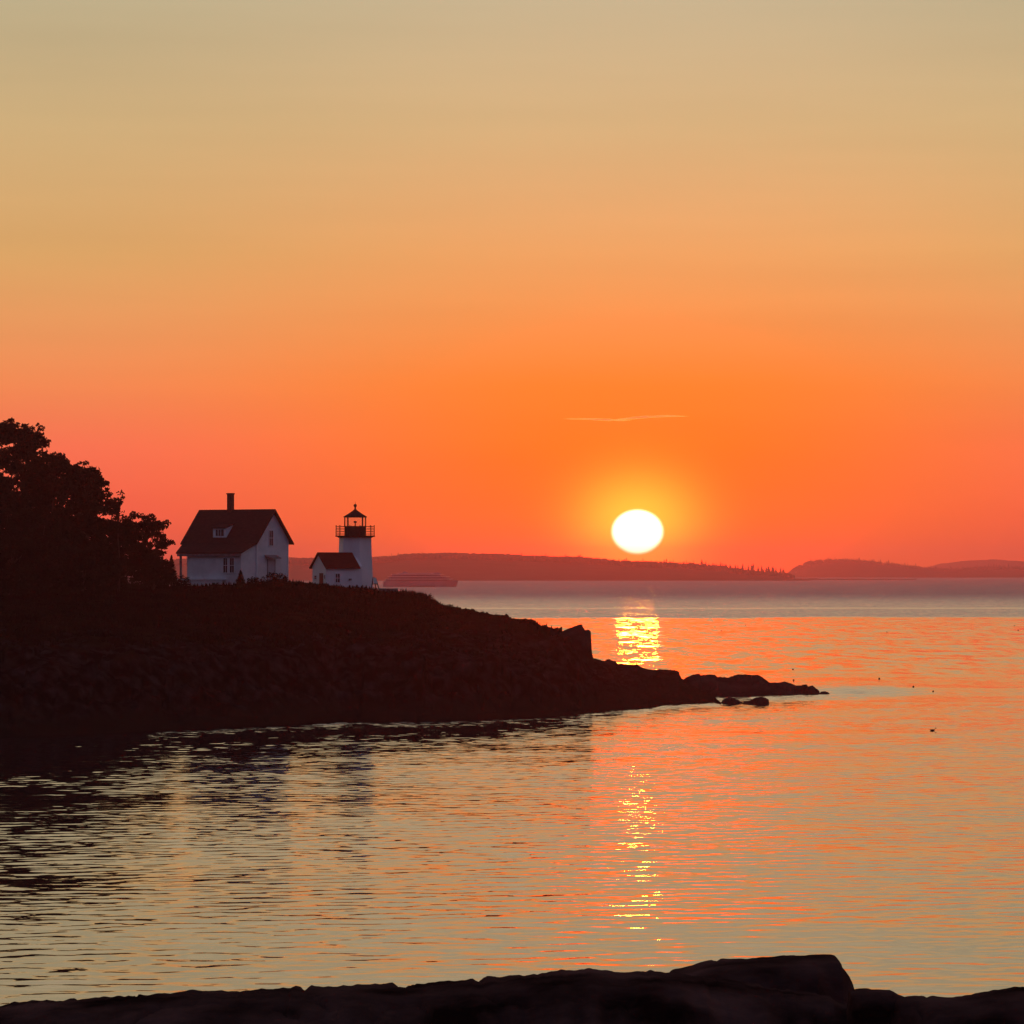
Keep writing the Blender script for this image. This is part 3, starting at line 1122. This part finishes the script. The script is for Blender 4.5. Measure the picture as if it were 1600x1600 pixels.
b.loft([ring(L8, 1.02, zz_(808.6)), ring(L8, 1.12, zz_(808.2)), ring(L8, 1.12, zz_(807.4)), ring(L8, .62, zz_(802.3)), ring(L8, .22, zz_(797.8)), ring(L8, .13, zz_(796.4)), ring(L8, .07, zz_(795.2))])
lr = b.build('lantern_roof', M['black'], light)
b = MB()
c16 = [i * 30 for i in range(12)]
bz = zz_(790)
b.loft([ring(c16, .075, zz_(796)), ring(c16, .07, bz - .14)] + [ring(c16, .155 * math.cos(q), bz + .155 * math.sin(q)) for q in (-.9, -.45, 0, .45, .9, 1.3)] + [ring(c16, .02, bz + .17), ring(c16, .008, zz_(783))])
b.build('vent_ball', M['black'], lr)
b = MB()
b.tube([(0, 0, zz_(823)), (0, 0, zz_(816))], .055, 8)
b.loft([ring(c16, .06, zz_(817)), ring(c16, .16, zz_(816.2)), ring(c16, .16, zz_(815)), ring(c16, .05, zz_(814))])
b.build('lamp', M['black'], light)

# the small workroom joined to the tower
PH = R(35)
WD = 421.5
w0 = Vector((WX(497, WD), WD, 9.2))
work = empty('workroom', w0, PH)
tag(work, 'little white gabled workroom with a red roof built against the lighthouse tower', 'outbuilding')
zw = lambda y: WZ(y, WD) - 9.2
wz_r, wz_e = zw(863), zw(887)
b = MB()
hw = 1.16
sl2 = (wz_r - wz_e) / 1.42
b.prism([(-hw, 0), (hw, 0), (hw, wz_r - .12 - sl2 * hw), (0, wz_r - .12), (-hw, wz_r - .12 - sl2 * hw)], .12, 4.1)
b.build('wall', M['tower_white'], work)
b = MB()
for sg in (-1, 1):
    b.prism([(0, wz_r), (sg * 1.42, wz_e), (sg * 1.42, wz_e - .1), (0, wz_r - .13)], -.08, 3.75)
b.build('roof', M['red_roof'], work)


def window_nx(parent, y0, y1, z0, z1, x, name='window', mat='dark_win'):
    f = MB()
    w = .05
    f.box(x - .04, x, y0 - w, y1 + w, z1, z1 + w)
    f.box(x - .05, x, y0 - w, y1 + w, z0 - w, z0)
    f.box(x - .04, x, y0 - w, y0, z0, z1)
    f.box(x - .04, x, y1, y1 + w, z0, z1)
    f.box(x - .025, x, y0, y1, (z0 + z1) / 2 - .015, (z0 + z1) / 2 + .015)
    fr_ = f.build(name, M['white'], parent)
    g = MB()
    g.box(x - .012, x + .02, y0, y1, z0, z1)
    g.build('pane', M[mat], fr_)


b = MB()
b.box(.08, .118, -.72, -.06, zw(915), zw(895.5))
d_ = b.build('door', M['brown_door'], work)
b = MB()
b.box(.03, .078, -.64, -.60, zw(906), zw(905))
b.build('handle', M['black'], d_)
window_nx(work, .42, .82, zw(904.5), zw(899.5), .12)
window_nx(work, -1.06, -.86, zw(904), zw(899), .12)
window_y(work, 1.15, 1.62, zw(910), zw(896.5), -hw)
b = MB()
b.box(2.62, 2.86, -hw - .14, -hw - .002, zw(907), zw(904))
b.build('vent_box', M['grey'], work)

# panel on legs by the tower, low grey box wall, thin post
PD = 423.0
pn = empty('panel_stand', (WX(586.5, PD), PD, WZ(919.5, PD)))
tag(pn, 'pale slanted panel held on dark splayed legs at the foot of the lighthouse', 'panel stand')
pp = lambda x, y, d=0.0: ((x - 586.5) / FPX * PD, d, (919.5 - y) / FPX * PD)
for pts in ([pp(583, 902, .1), pp(580.5, 919.5, -.2)], [pp(587, 903, .1), pp(592, 919.5, -.2)], [pp(585, 902, .15), pp(587, 919.5, .7)]):
    b = MB()
    b.tube(pts, .05, 6)
    b.build('leg', M['black'], pn)
b = MB()
b.hexa([pp(583.5, 911.5, -.2), pp(590, 911.5, -.2), pp(590, 911.5, -.14), pp(583.5, 911.5, -.14), pp(583, 902.5, .06), pp(587.5, 902.5, .06), pp(587.5, 902.5, .12), pp(583, 902.5, .12)])
b.build('panel', M['pale'], pn)
b = MB()
b.tube([pp(581.5, 912.4, -.13), pp(590.6, 912.4, -.13)], .045, 6)
b.build('crossbar', M['black'], pn)
b = MB()
D_ = 423.5
b.box(WX(592, D_), WX(621, D_), D_ - .3, D_ + .3, WZ(926, D_), WZ(920.2, D_))
b.box(WX(591, D_), WX(622, D_), D_ - .36, D_ + .36, WZ(920.2, D_), WZ(919.4, D_))
tag(b.build('low_wall', M['grey']), 'low grey boxed wall capped with a flat board beside the lighthouse', 'low wall')
b = MB()
D_ = 420
b.tube([(WX(635, D_), D_, WZ(928, D_)), (WX(635, D_), D_, WZ(919.5, D_))], [.05, .045], 7)
tag(b.build('post', M['grey']), 'thin short post standing in the grass beyond the low grey wall', 'post')

# ------------------------------------------------------------------ trees
def leaf_cloud(centres, radii, n_per, size, flat=.6):
    P, Nn = [], []
    for c, r_ in zip(centres, radii):
        n = int(n_per * (r_ ** 2))
        d = rng.normal(size=(n, 3))
        d /= np.linalg.norm(d, axis=1)[:, None] + 1e-9
        rad = r_ * rng.uniform(.25, 1.08, size=(n, 1)) ** .6
        q = d * rad
        q[:, 2] *= flat
        P.append(np.asarray(c) + q)
    P = np.concatenate(P)
    n = len(P)
    a = rng.normal(size=(n, 3))
    a /= np.linalg.norm(a, axis=1)[:, None]
    b_ = rng.normal(size=(n, 3))
    b_ -= a * (a * b_).sum(1)[:, None]
    b_ /= np.linalg.norm(b_, axis=1)[:, None]
    s = size * rng.uniform(.6, 1.35, size=(n, 1))
    a, b_ = a * s, b_ * s * .62
    V = np.stack([P - a, P + b_ * .9 - a * .1, P + a, P - b_ * .9 + a * .1], 1).reshape(-1, 3)
    return V, np.arange(n * 4).reshape(n, 4)


def leafy_tree(cx, cy, rx, ry, D, label, seed, n_cl=90, gap=.75, leaf=.17, name='oak_tree', group=None, bottom=None, dense=30, rcl=(.5, 1.0)):
    """crown ellipsoid given by its middle and half-axes as seen from the shore, in photo pixels at distance D"""
    r_ = random.Random(seed)
    k_ = D / FPX
    X, Z = WX(cx, D), WZ(cy, D)
    RX, RZ_ = rx * k_, ry * k_
    gp = ground_at(min(cx, 640), 1.0 if D < 406 else 1.1)
    zg = min(float(gp[2]), Z - RZ_ * .6) - .6 if bottom is None else bottom
    t_ = empty(name, (X, D, zg))
    tag(t_, label, 'tree', group)
    cs, rs = [], []
    for i in range(n_cl):
        while True:
            v = Vector((r_.uniform(-1, 1), r_.uniform(-1, 1), r_.uniform(-1, 1)))
            if gap < v.length < 1 or (v.length < 1 and r_.random() < .45):
                break
        lob = 1 + .16 * mn.noise(Vector((v.x * 2.2 + seed, v.y * 2.2, v.z * 2.2)))
        cs.append((v.x * RX * lob * .92, v.y * RX * lob * .92, Z - zg + v.z * RZ_ * lob * .94))
        rs.append(r_.uniform(*rcl))
    main_n = len(cs)
    for i in range(int(n_cl * .55)):
        v = Vector((r_.gauss(0, 1), r_.gauss(0, 1), r_.gauss(.25, 1))).normalized() * r_.uniform(.96, 1.10)
        lob = 1 + .16 * mn.noise(Vector((v.x * 2.2 + seed, v.y * 2.2, v.z * 2.2)))
        cs.append((v.x * RX * lob * .95, v.y * RX * lob * .95, Z - zg + v.z * RZ_ * lob * .96))
        rs.append(r_.uniform(.2, .42))
    V, F = leaf_cloud(cs, rs, dense, leaf)
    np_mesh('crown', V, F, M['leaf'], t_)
    tb = MB()
    H = Z - zg
    tb.tube([(0, 0, 0), (.1, .05, H * .35), (-.05, .1, H * .7), (.05, 0, H + RZ_ * .3)], [RX * .075 + .08, RX * .06 + .06, RX * .045 + .04, .04], 7)
    for i in range(0, n_cl, max(1, n_cl // 26)):
        c = Vector(cs[i])
        st = Vector((0, 0, max(H * .3, min(H, c.z - RX * .4))))
        mid = st.lerp(c, .55) + Vector((0, 0, -.15 * RX + .1))
        tb.tube([st, mid, c], [.10, .06, .02], 5)
    tb.build('trunk', M['bark'], t_)
    return t_


TL = [
    (12, 775, 70, 108, 392, 'tallest dark leafy tree, its ragged top highest at the edge of the wood', 130, .7, (.6, 1.15)),
    (50, 692, 26, 32, 394, 'open twiggy tree top showing sky through it above the tallest tree', 26, .2, (.38, .62)),
    (95, 800, 66, 82, 398, 'broad dark leafy tree below the gap in the wood skyline', 110, .7, (.6, 1.0)),
    (138, 806, 44, 86, 389, 'dark round-topped leafy tree stepping down behind the sapling', 100, .7, (.5, .9)),
    (226, 842, 40, 44, 400, 'small spreading tree with sky showing through its leaves beside the white house', 46, .45, (.4, .7)),
    (178, 868, 52, 62, 394, 'low bushy tree filling the wood between the sapling and the small spreading tree', 80, .7, (.5, .9)),
    (60, 872, 80, 60, 386, 'wide low dark tree at the front of the wood above the rocks', 100, .7, (.6, 1.0)),
    (-75, 780, 80, 128, 400, 'great dark tree half out of the picture behind the tallest tree', 120, .7, (.6, 1.2)),
    (-190, 800, 95, 118, 405, 'dark tree out at the far end of the wood', 100, .7, (.7, 1.2)),
    (20, 880, 60, 60, 380, 'dark thicket tree at the picture edge, lowest in front of the tallest tree', 90, .7, (.6, 1.0)),
    (238, 893, 30, 22, 398, 'low thicket tree closing the gap under the small spreading tree', 46, .5, (.4, .65)),
    (82, 742, 30, 34, 395, 'small dark crown filling the dip between the tallest tree and its neighbour', 36, .5, (.45, .75)),
    (128, 884, 60, 46, 384, 'thick dark thicket tree low at the front of the wood', 80, .7, (.5, .9)),
]
for i_, (cx, cy, rx, ry, D, lab, ncl, gap, rcl) in enumerate(TL):
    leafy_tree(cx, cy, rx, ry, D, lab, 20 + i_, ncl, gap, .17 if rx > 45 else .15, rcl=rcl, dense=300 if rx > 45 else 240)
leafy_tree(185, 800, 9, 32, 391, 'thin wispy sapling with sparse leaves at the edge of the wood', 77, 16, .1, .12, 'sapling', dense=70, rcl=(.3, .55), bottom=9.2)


def spruce(cx, ytop, ybot, D, half, label, seed, name='spruce_tree'):
    r_ = random.Random(seed)
    zt, zb = WZ(ytop, D), WZ(ybot, D)
    h = zt - zb
    t_ = empty(name, (WX(cx, D), D, zb))
    tag(t_, label, 'tree')
    w = half / FPX * D
    Vs, Fs = [], []
    for i in range(900):
        q = r_.random() ** 1.3
        z = h * (.05 + .95 * q)
        rr_ = w * (1 - q) ** .8 + .03
        a = r_.uniform(0, 6.283)
        l0, l1 = rr_ * r_.uniform(.1, .7), rr_ * r_.uniform(.75, 1.15)
        w_ = .05 + .05 * r_.random()
        up = r_.uniform(-.05, .22)
        c, s = math.cos(a), math.sin(a)
        b0 = len(Vs)
        Vs += [(c * l0 - s * w_, s * l0 + c * w_, z), (c * l0 + s * w_, s * l0 - c * w_, z - .05), (c * l1, s * l1, z + up - .06)]
        Fs.append((b0, b0 + 1, b0 + 2))
    np_mesh('crown', np.array(Vs), np.array(Fs), M['needle'], t_)
    tb = MB()
    tb.tube([(0, 0, -.4), (0, 0, h * .6), (0, 0, h)], [.09, .05, .012], 6)
    tb.build('trunk', M['bark'], t_)


spruce(268, 868, 915, 403, 13, 'young spruce with bare upright tip left of the porch of the house', 5)
spruce(376, 892, 924, 402.5, 13, 'small pointed young spruce in front of the corner of the house', 6)


def bush(cx, cy, rx, ry, D, label, seed, n=34, group=None):
    k_ = D / FPX
    r_ = random.Random(seed)
    cs, rs = [], []
    for i in range(n):
        v = Vector((r_.gauss(0, .5), r_.gauss(0, .5), abs(r_.gauss(0, .55))))
        if v.length > 1:
            v.normalize()
        cs.append((v.x * rx * k_, v.y * rx * k_, v.z * ry * k_ * 1.6 - .1))
        rs.append(r_.uniform(.2, .42))
    V, F = leaf_cloud(cs, rs, 230, .085, .8)
    o = np_mesh('bush', V, F, M['leaf'])
    o.location = (WX(cx, D), D, WZ(cy + ry, D))
    tag(o, label, 'bush', group)


bush(430, 904, 25, 14, 403, 'largest rounded dark bush in front of the gable door of the house', 1, 120)
bush(398, 908, 14, 9, 402, 'low bush filling the gap between the little spruce and the largest bush', 2)
bush(212, 902, 24, 14, 397, 'bush filling the shade under the small spreading tree', 9, 70)
bush(285, 906, 18, 11, 401, 'bush under the left end of the porch', 3, 40)
bush(256, 893, 16, 16, 401, 'tall ragged bush at the edge of the wood beside the young spruce', 4, 60)
bush(340, 917, 26, 6, 401.5, 'long low bush along the skirt of the front porch', 5, 40)
bush(470, 913, 16, 3.5, 409, 'low scrubby bush on the skyline between house and workroom', 6, 26)
bush(668, 933, 9, 5, 413, 'dark knot of scrub on the skyline where the headland starts to drop', 7, 24)

rs_ = random.Random(21)
for i_ in range(11):
    s_x = [512, 598, 641, 655, 700, 733, 772, 812, 836, 858, 690][i_] + rs_.uniform(-4, 4)
    g_ = ground_at(s_x, .99)
    k_ = 1 / (g_[1] / FPX)
    bush(s_x, HOR - (g_[2] - CAM_H) * k_ - rs_.uniform(0, 1.5), rs_.uniform(5, 10), rs_.uniform(2.2, 4.2), g_[1], 'low dark scrub bush along the headland skyline between the lighthouse and the upright boulder',
         40 + i_, 16, 'scrub bushes on the headland crest')

# rough grass and low scrub over the upper ground
Vs = []
n = 0
rg = random.Random(9)
while n < 30000:
    s = rg.uniform(-60, 872)
    if s > 690 and rg.random() < .75:
        n += 1
        continue
    t_ = rg.uniform(.16, 1.06) ** .8
    if t_ > 1.04:
        continue
    g = ground_at(s, t_)
    pat = mn.noise(Vector((g[0] * .25, g[1] * .12, 0)))
    if g[2] < 3.2 + pat * 2 or rg.random() < .35 - pat * .6:
        continue
    h = rg.uniform(.12, .34) * (1.2 + pat)
    if s > 700:
        h *= .8
    a = rg.uniform(0, 6.283)
    w_ = rg.uniform(.05, .13)
    dx, dy = math.cos(a) * w_, math.sin(a) * w_
    lx, ly = rg.uniform(-.12, .12), rg.uniform(-.12, .12)
    z = g[2] - .05
    Vs += [(g[0] - dx, g[1] - dy, z), (g[0] + dx, g[1] + dy, z), (g[0] + lx, g[1] + ly, z + h)]
    n += 1
gv = np.array(Vs)
cover = np_mesh('ground_cover', gv, np.arange(len(gv)).reshape(-1, 3), M['grass'])
kind(cover, 'stuff')

# ------------------------------------------------------------------ ship
SD = 3270.0
sk = SD / FPX
ship = empty('passenger_ship', (WX(656, SD), SD, 0))
tag(ship, 'pale multi-deck passenger ship under way in front of the far wooded island', 'ship')
sp = lambda x: (x - 656) * sk
sz = lambda y: CAM_H + (HOR - y) * sk
b = MB()
hb = 5.2
decky = sz(908.3)
secs = []
for x, wtop, wbot, zt in ((599, .82, .55, 0), (602, .92, .75, 0), (640, 1, .95, 0), (680, 1, .92, .1), (697, .8, .6, .35), (707, .45, .25, .6), (712, .2, .06, .75)):
    zt_ = decky + zt
    sh = 0 if x < 700 else (x - 700) * .35
    secs.append([(sp(x), -hb * wbot, -.8), (sp(x + sh * .35), -hb * (wbot * .35 + wtop * .65), 1.0), (sp(x + sh), -hb * wtop, zt_), (sp(x + sh), hb * wtop, zt_), (sp(x + sh * .35), hb * (wbot * .35 + wtop * .65), 1.0), (sp(x), hb * wbot, -.8)])
b.loft(secs)
hull = b.build('hull', M['hull'], ship)
b = MB()
b.box(sp(640), sp(680), -hb - .06, hb + .06, .15, .9)
b.build('hull_stripe', M['ship_blue'], hull)
tiers = [('main_deck', 603, 705, 908.3, 904.6, .95), ('upper_deck', 608, 700, 904.6, 900.8, .92), ('lounge_deck', 613, 690, 900.8, 897.2, .86), ('sun_deck', 622, 676, 897.2, 895.6, .6)]
for nm, x0, x1, y0, y1, w in tiers:
    b = MB()
    z0, z1 = sz(y0) + .0, sz(y1) - .22
    W_ = hb * w
    b.hexa([(sp(x0), -W_, z0), (sp(x1), -W_ * .8, z0), (sp(x1), W_ * .8, z0), (sp(x0), W_, z0), (sp(x0), -W_, z1), (sp(x1 - 4), -W_ * .8, z1), (sp(x1 - 4), W_ * .8, z1), (sp(x0), W_, z1)])
    dk = b.build(nm, M['hull'], ship)
    b = MB()
    b.box(sp(x0 - 2), sp(x1 + 2.5), -W_ - .5, W_ + .5, z1 + .005, z1 + .215)
    b.build('deck_roof', M['ship_white'], dk)  # full white against the darkened sides paints in the sky-lit roof edges
    if nm != 'sun_deck':
        b = MB()
        n_ = int((x1 - 8 - x0) / 2.6)
        for i in range(n_):
            xx = x0 + 3 + i * 2.6
            wy_ = W_ * (1 - .2 * (xx + .8 - x0) / (x1 - x0))
            b.box(sp(xx), sp(xx + 1.6), -wy_ - .05, wy_ + .05, z0 + .45, z1 - .3)
        b.build('cabin_window', M['ship_dark'], dk)['kind'] = 'stuff'
b = MB()
b.hexa([(sp(676), -2.6, sz(897.2)), (sp(690), -2.2, sz(897.2)), (sp(690), 2.2, sz(897.2)), (sp(676), 2.6, sz(897.2)), (sp(677), -2.4, sz(894.6)), (sp(686), -2.0, sz(894.6)), (sp(686), 2.0, sz(894.6)), (sp(677), 2.4, sz(894.6))])
b.build('bridge', M['hull'], ship)
b = MB()
b.tube([(sp(668), 0, sz(895.4)), (sp(667), 0, sz(889.5))], [.14, .07], 6)
b.tube([(sp(665), 0, sz(892.4)), (sp(671), 0, sz(892.4))], .08, 5)
b.build('mast', M['hull'], ship)
b = MB()
b.hexa([(sp(630), -1.2, sz(895.6)), (sp(638), -1.2, sz(895.6)), (sp(638), 1.2, sz(895.6)), (sp(630), 1.2, sz(895.6)), (sp(629), -1.0, sz(892.8)), (sp(635), -1.0, sz(892.8)), (sp(635), 1.0, sz(892.8)), (sp(629), 1.0, sz(892.8))])
b.build('funnel', M['hull'], ship)

# ------------------------------------------------------------------ buoys, birds
bm = MB()
ang = [i * 36 for i in range(10)]
bm.loft([ring(ang, .05, -.16), ring(ang, .13, -.1), ring(ang, .15, .02), ring(ang, .14, .12), ring(ang, .06, .2), ring(ang, .02, .22), ring(ang, .018, .26)])
buoy0 = bm.build('lobster_buoy', M['buoy'])
BP = [(1369, 952), (1506, 964), (1585, 978), (1591, 985), (1386, 988), (1239, 1046.5), (1240, 1063.5), (1374, 1061), (1458, 1081), (1165, 977), (1127, 986), (929, 967), (1427, 1074)]
for i_, (x, y) in enumerate(BP):
    D = CAM_H * FPX / (y - HOR)
    o = buoy0 if i_ == 0 else buoy0.copy()
    if i_:
        COL.objects.link(o)
    o.location = (WX(x, D), D, .02)
    o.rotation_euler = (random.uniform(-.3, .3), random.uniform(-.3, .3), 0)
    s = .5 if D < 420 else .6
    o.scale = (s, s, s)
    tag(o, 'tiny dark lobster buoy floating on the open water beyond the rocks', 'buoy', 'lobster buoys')
# a duck-like seabird afloat, and gulls
def gull(name, loc, span, label, flap=.25, heading=0):
    b = MB()
    n = 8
    ang = [i * 45 for i in range(n)]
    L = span * .42
    b.loft([[(r_ * math.sin(R(a)), y, zc + r_ * math.cos(R(a))) for a in ang] for y, r_, zc in
            ((-L * .62, .008 * span, .0), (-L * .5, .02 * span, 0), (-L * .4, .038 * span, .006 * span), (-L * .28, .036 * span, 0), (0, .062 * span, -.01 * span), (L * .28, .045 * span, 0), (L * .5, .02 * span, 0), (L * .7, .03 * span, .01 * span))])
    for sg in (-1, 1):
        h1, h2 = span * flap * .55, span * flap * .25
        t_ = .008 * span
        st = [(.03, -.10, .09, .02), (.24, -.12, .05, h1), (.40, -.06, .03, h1 * .8 + h2 * .2), (.5, .04, .055, h2)]
        rings_ = []
        for (xx, f0, f1, zc) in st:
            X = sg * xx * span
            rings_.append([(X, f0 * span, zc), (X, (f0 + f1) / 2 * span, zc + t_), (X, f1 * span, zc), (X, (f0 + f1) / 2 * span, zc - t_)])
        b.loft(rings_)
    o = b.build(name, M['gull'])
    o.location = loc
    o.rotation_euler = (0, 0, heading)
    tag(o, label, 'bird')


gull('gull', (WX(444, 1900), 1900, WZ(575, 1900)), 1.25, 'lone gull flying high in the open sky above the house', .25, .5)
gull('gull', (WX(1117, 2900), 2900, WZ(911.5, 2900)), 1.4, 'gull flying low over the sea in front of the far spruces', .3, 1.2)
D = CAM_H * FPX / (1142 - HOR)
b = MB()
ang = [i * 36 for i in range(10)]
b.loft([[(y_, r_ * math.sin(R(a)), zc + r_ * .75 * math.cos(R(a))) for a in ang] for y_, r_, zc in
        ((-.24, .015, .1), (-.19, .05, .07), (-.08, .105, .05), (.06, .11, .05), (.15, .08, .06), (.19, .045, .12), (.20, .04, .19), (.24, .05, .23), (.285, .035, .225), (.34, .012, .215))])
o = b.build('seabird', M['black'])
o.location = (WX(1457, D), D, 0)
o.scale = (.85, .85, .85)
tag(o, 'small dark seabird sitting on the orange water, apart from everything', 'bird')

# ------------------------------------------------------------------ wisp of cloud
CD = 15000.0
m, t, p = material('cloud_vapour')
t.nodes.remove(p)
pv = t.nodes.new('ShaderNodeVolumePrincipled')
pv.inputs['Color'].default_value = (1, .96, .9, 1)
pv.inputs['Density'].default_value = .06
pv.inputs['Anisotropy'].default_value = .97
t.links.new(pv.outputs[0], t.nodes['Material Output'].inputs['Volume'])
b = MB()
ck = CD / FPX
for path, wmax in ((((878, 654.5), (915, 654.5), (950, 656), (972, 656.6), (988, 656.6)), 3.0), (((945, 657), (975, 654.5), (1005, 651.8), (1040, 650), (1078, 650.5)), 3.2)):
    path = np.array(path, float)
    us = np.linspace(0, 1, 26)
    rings_ = []
    for i, u in enumerate(us):
        x = np.interp(u, np.linspace(0, 1, len(path)), path[:, 0])
        y = np.interp(u, np.linspace(0, 1, len(path)), path[:, 1])
        r_ = max(.05, math.sin(math.pi * u) ** .8) * (wmax * (.75 + .4 * mn.noise(Vector((u * 9, wmax, 0))))) * ck * .75
        cx_, cz_ = WX(x, CD), WZ(y, CD)
        rings_.append([(cx_, CD + 7 * r_ * math.cos(a_ * .785), cz_ + r_ * math.sin(a_ * .785)) for a_ in range(8)])
    b.loft(rings_)
cl = b.build('cloud', m)
tag(cl, 'thin bright streak of cloud alone in the orange sky above the sun', 'cloud')

# ------------------------------------------------------------------ haze
b = MB()
b.box(-3500, 3500, -120, 12500, -2.2, 75)
m, t, p = material('haze_air')
t.nodes.remove(p)
pv = t.nodes.new('ShaderNodeVolumePrincipled')
pv.inputs['Color'].default_value = (1.0, .40, .54, 1)
pv.inputs['Density'].default_value = .00011
pv.inputs['Anisotropy'].default_value = .91
t.links.new(pv.outputs[0], t.nodes['Material Output'].inputs['Volume'])
hz = b.build('haze', m)
kind(hz, 'stuff')
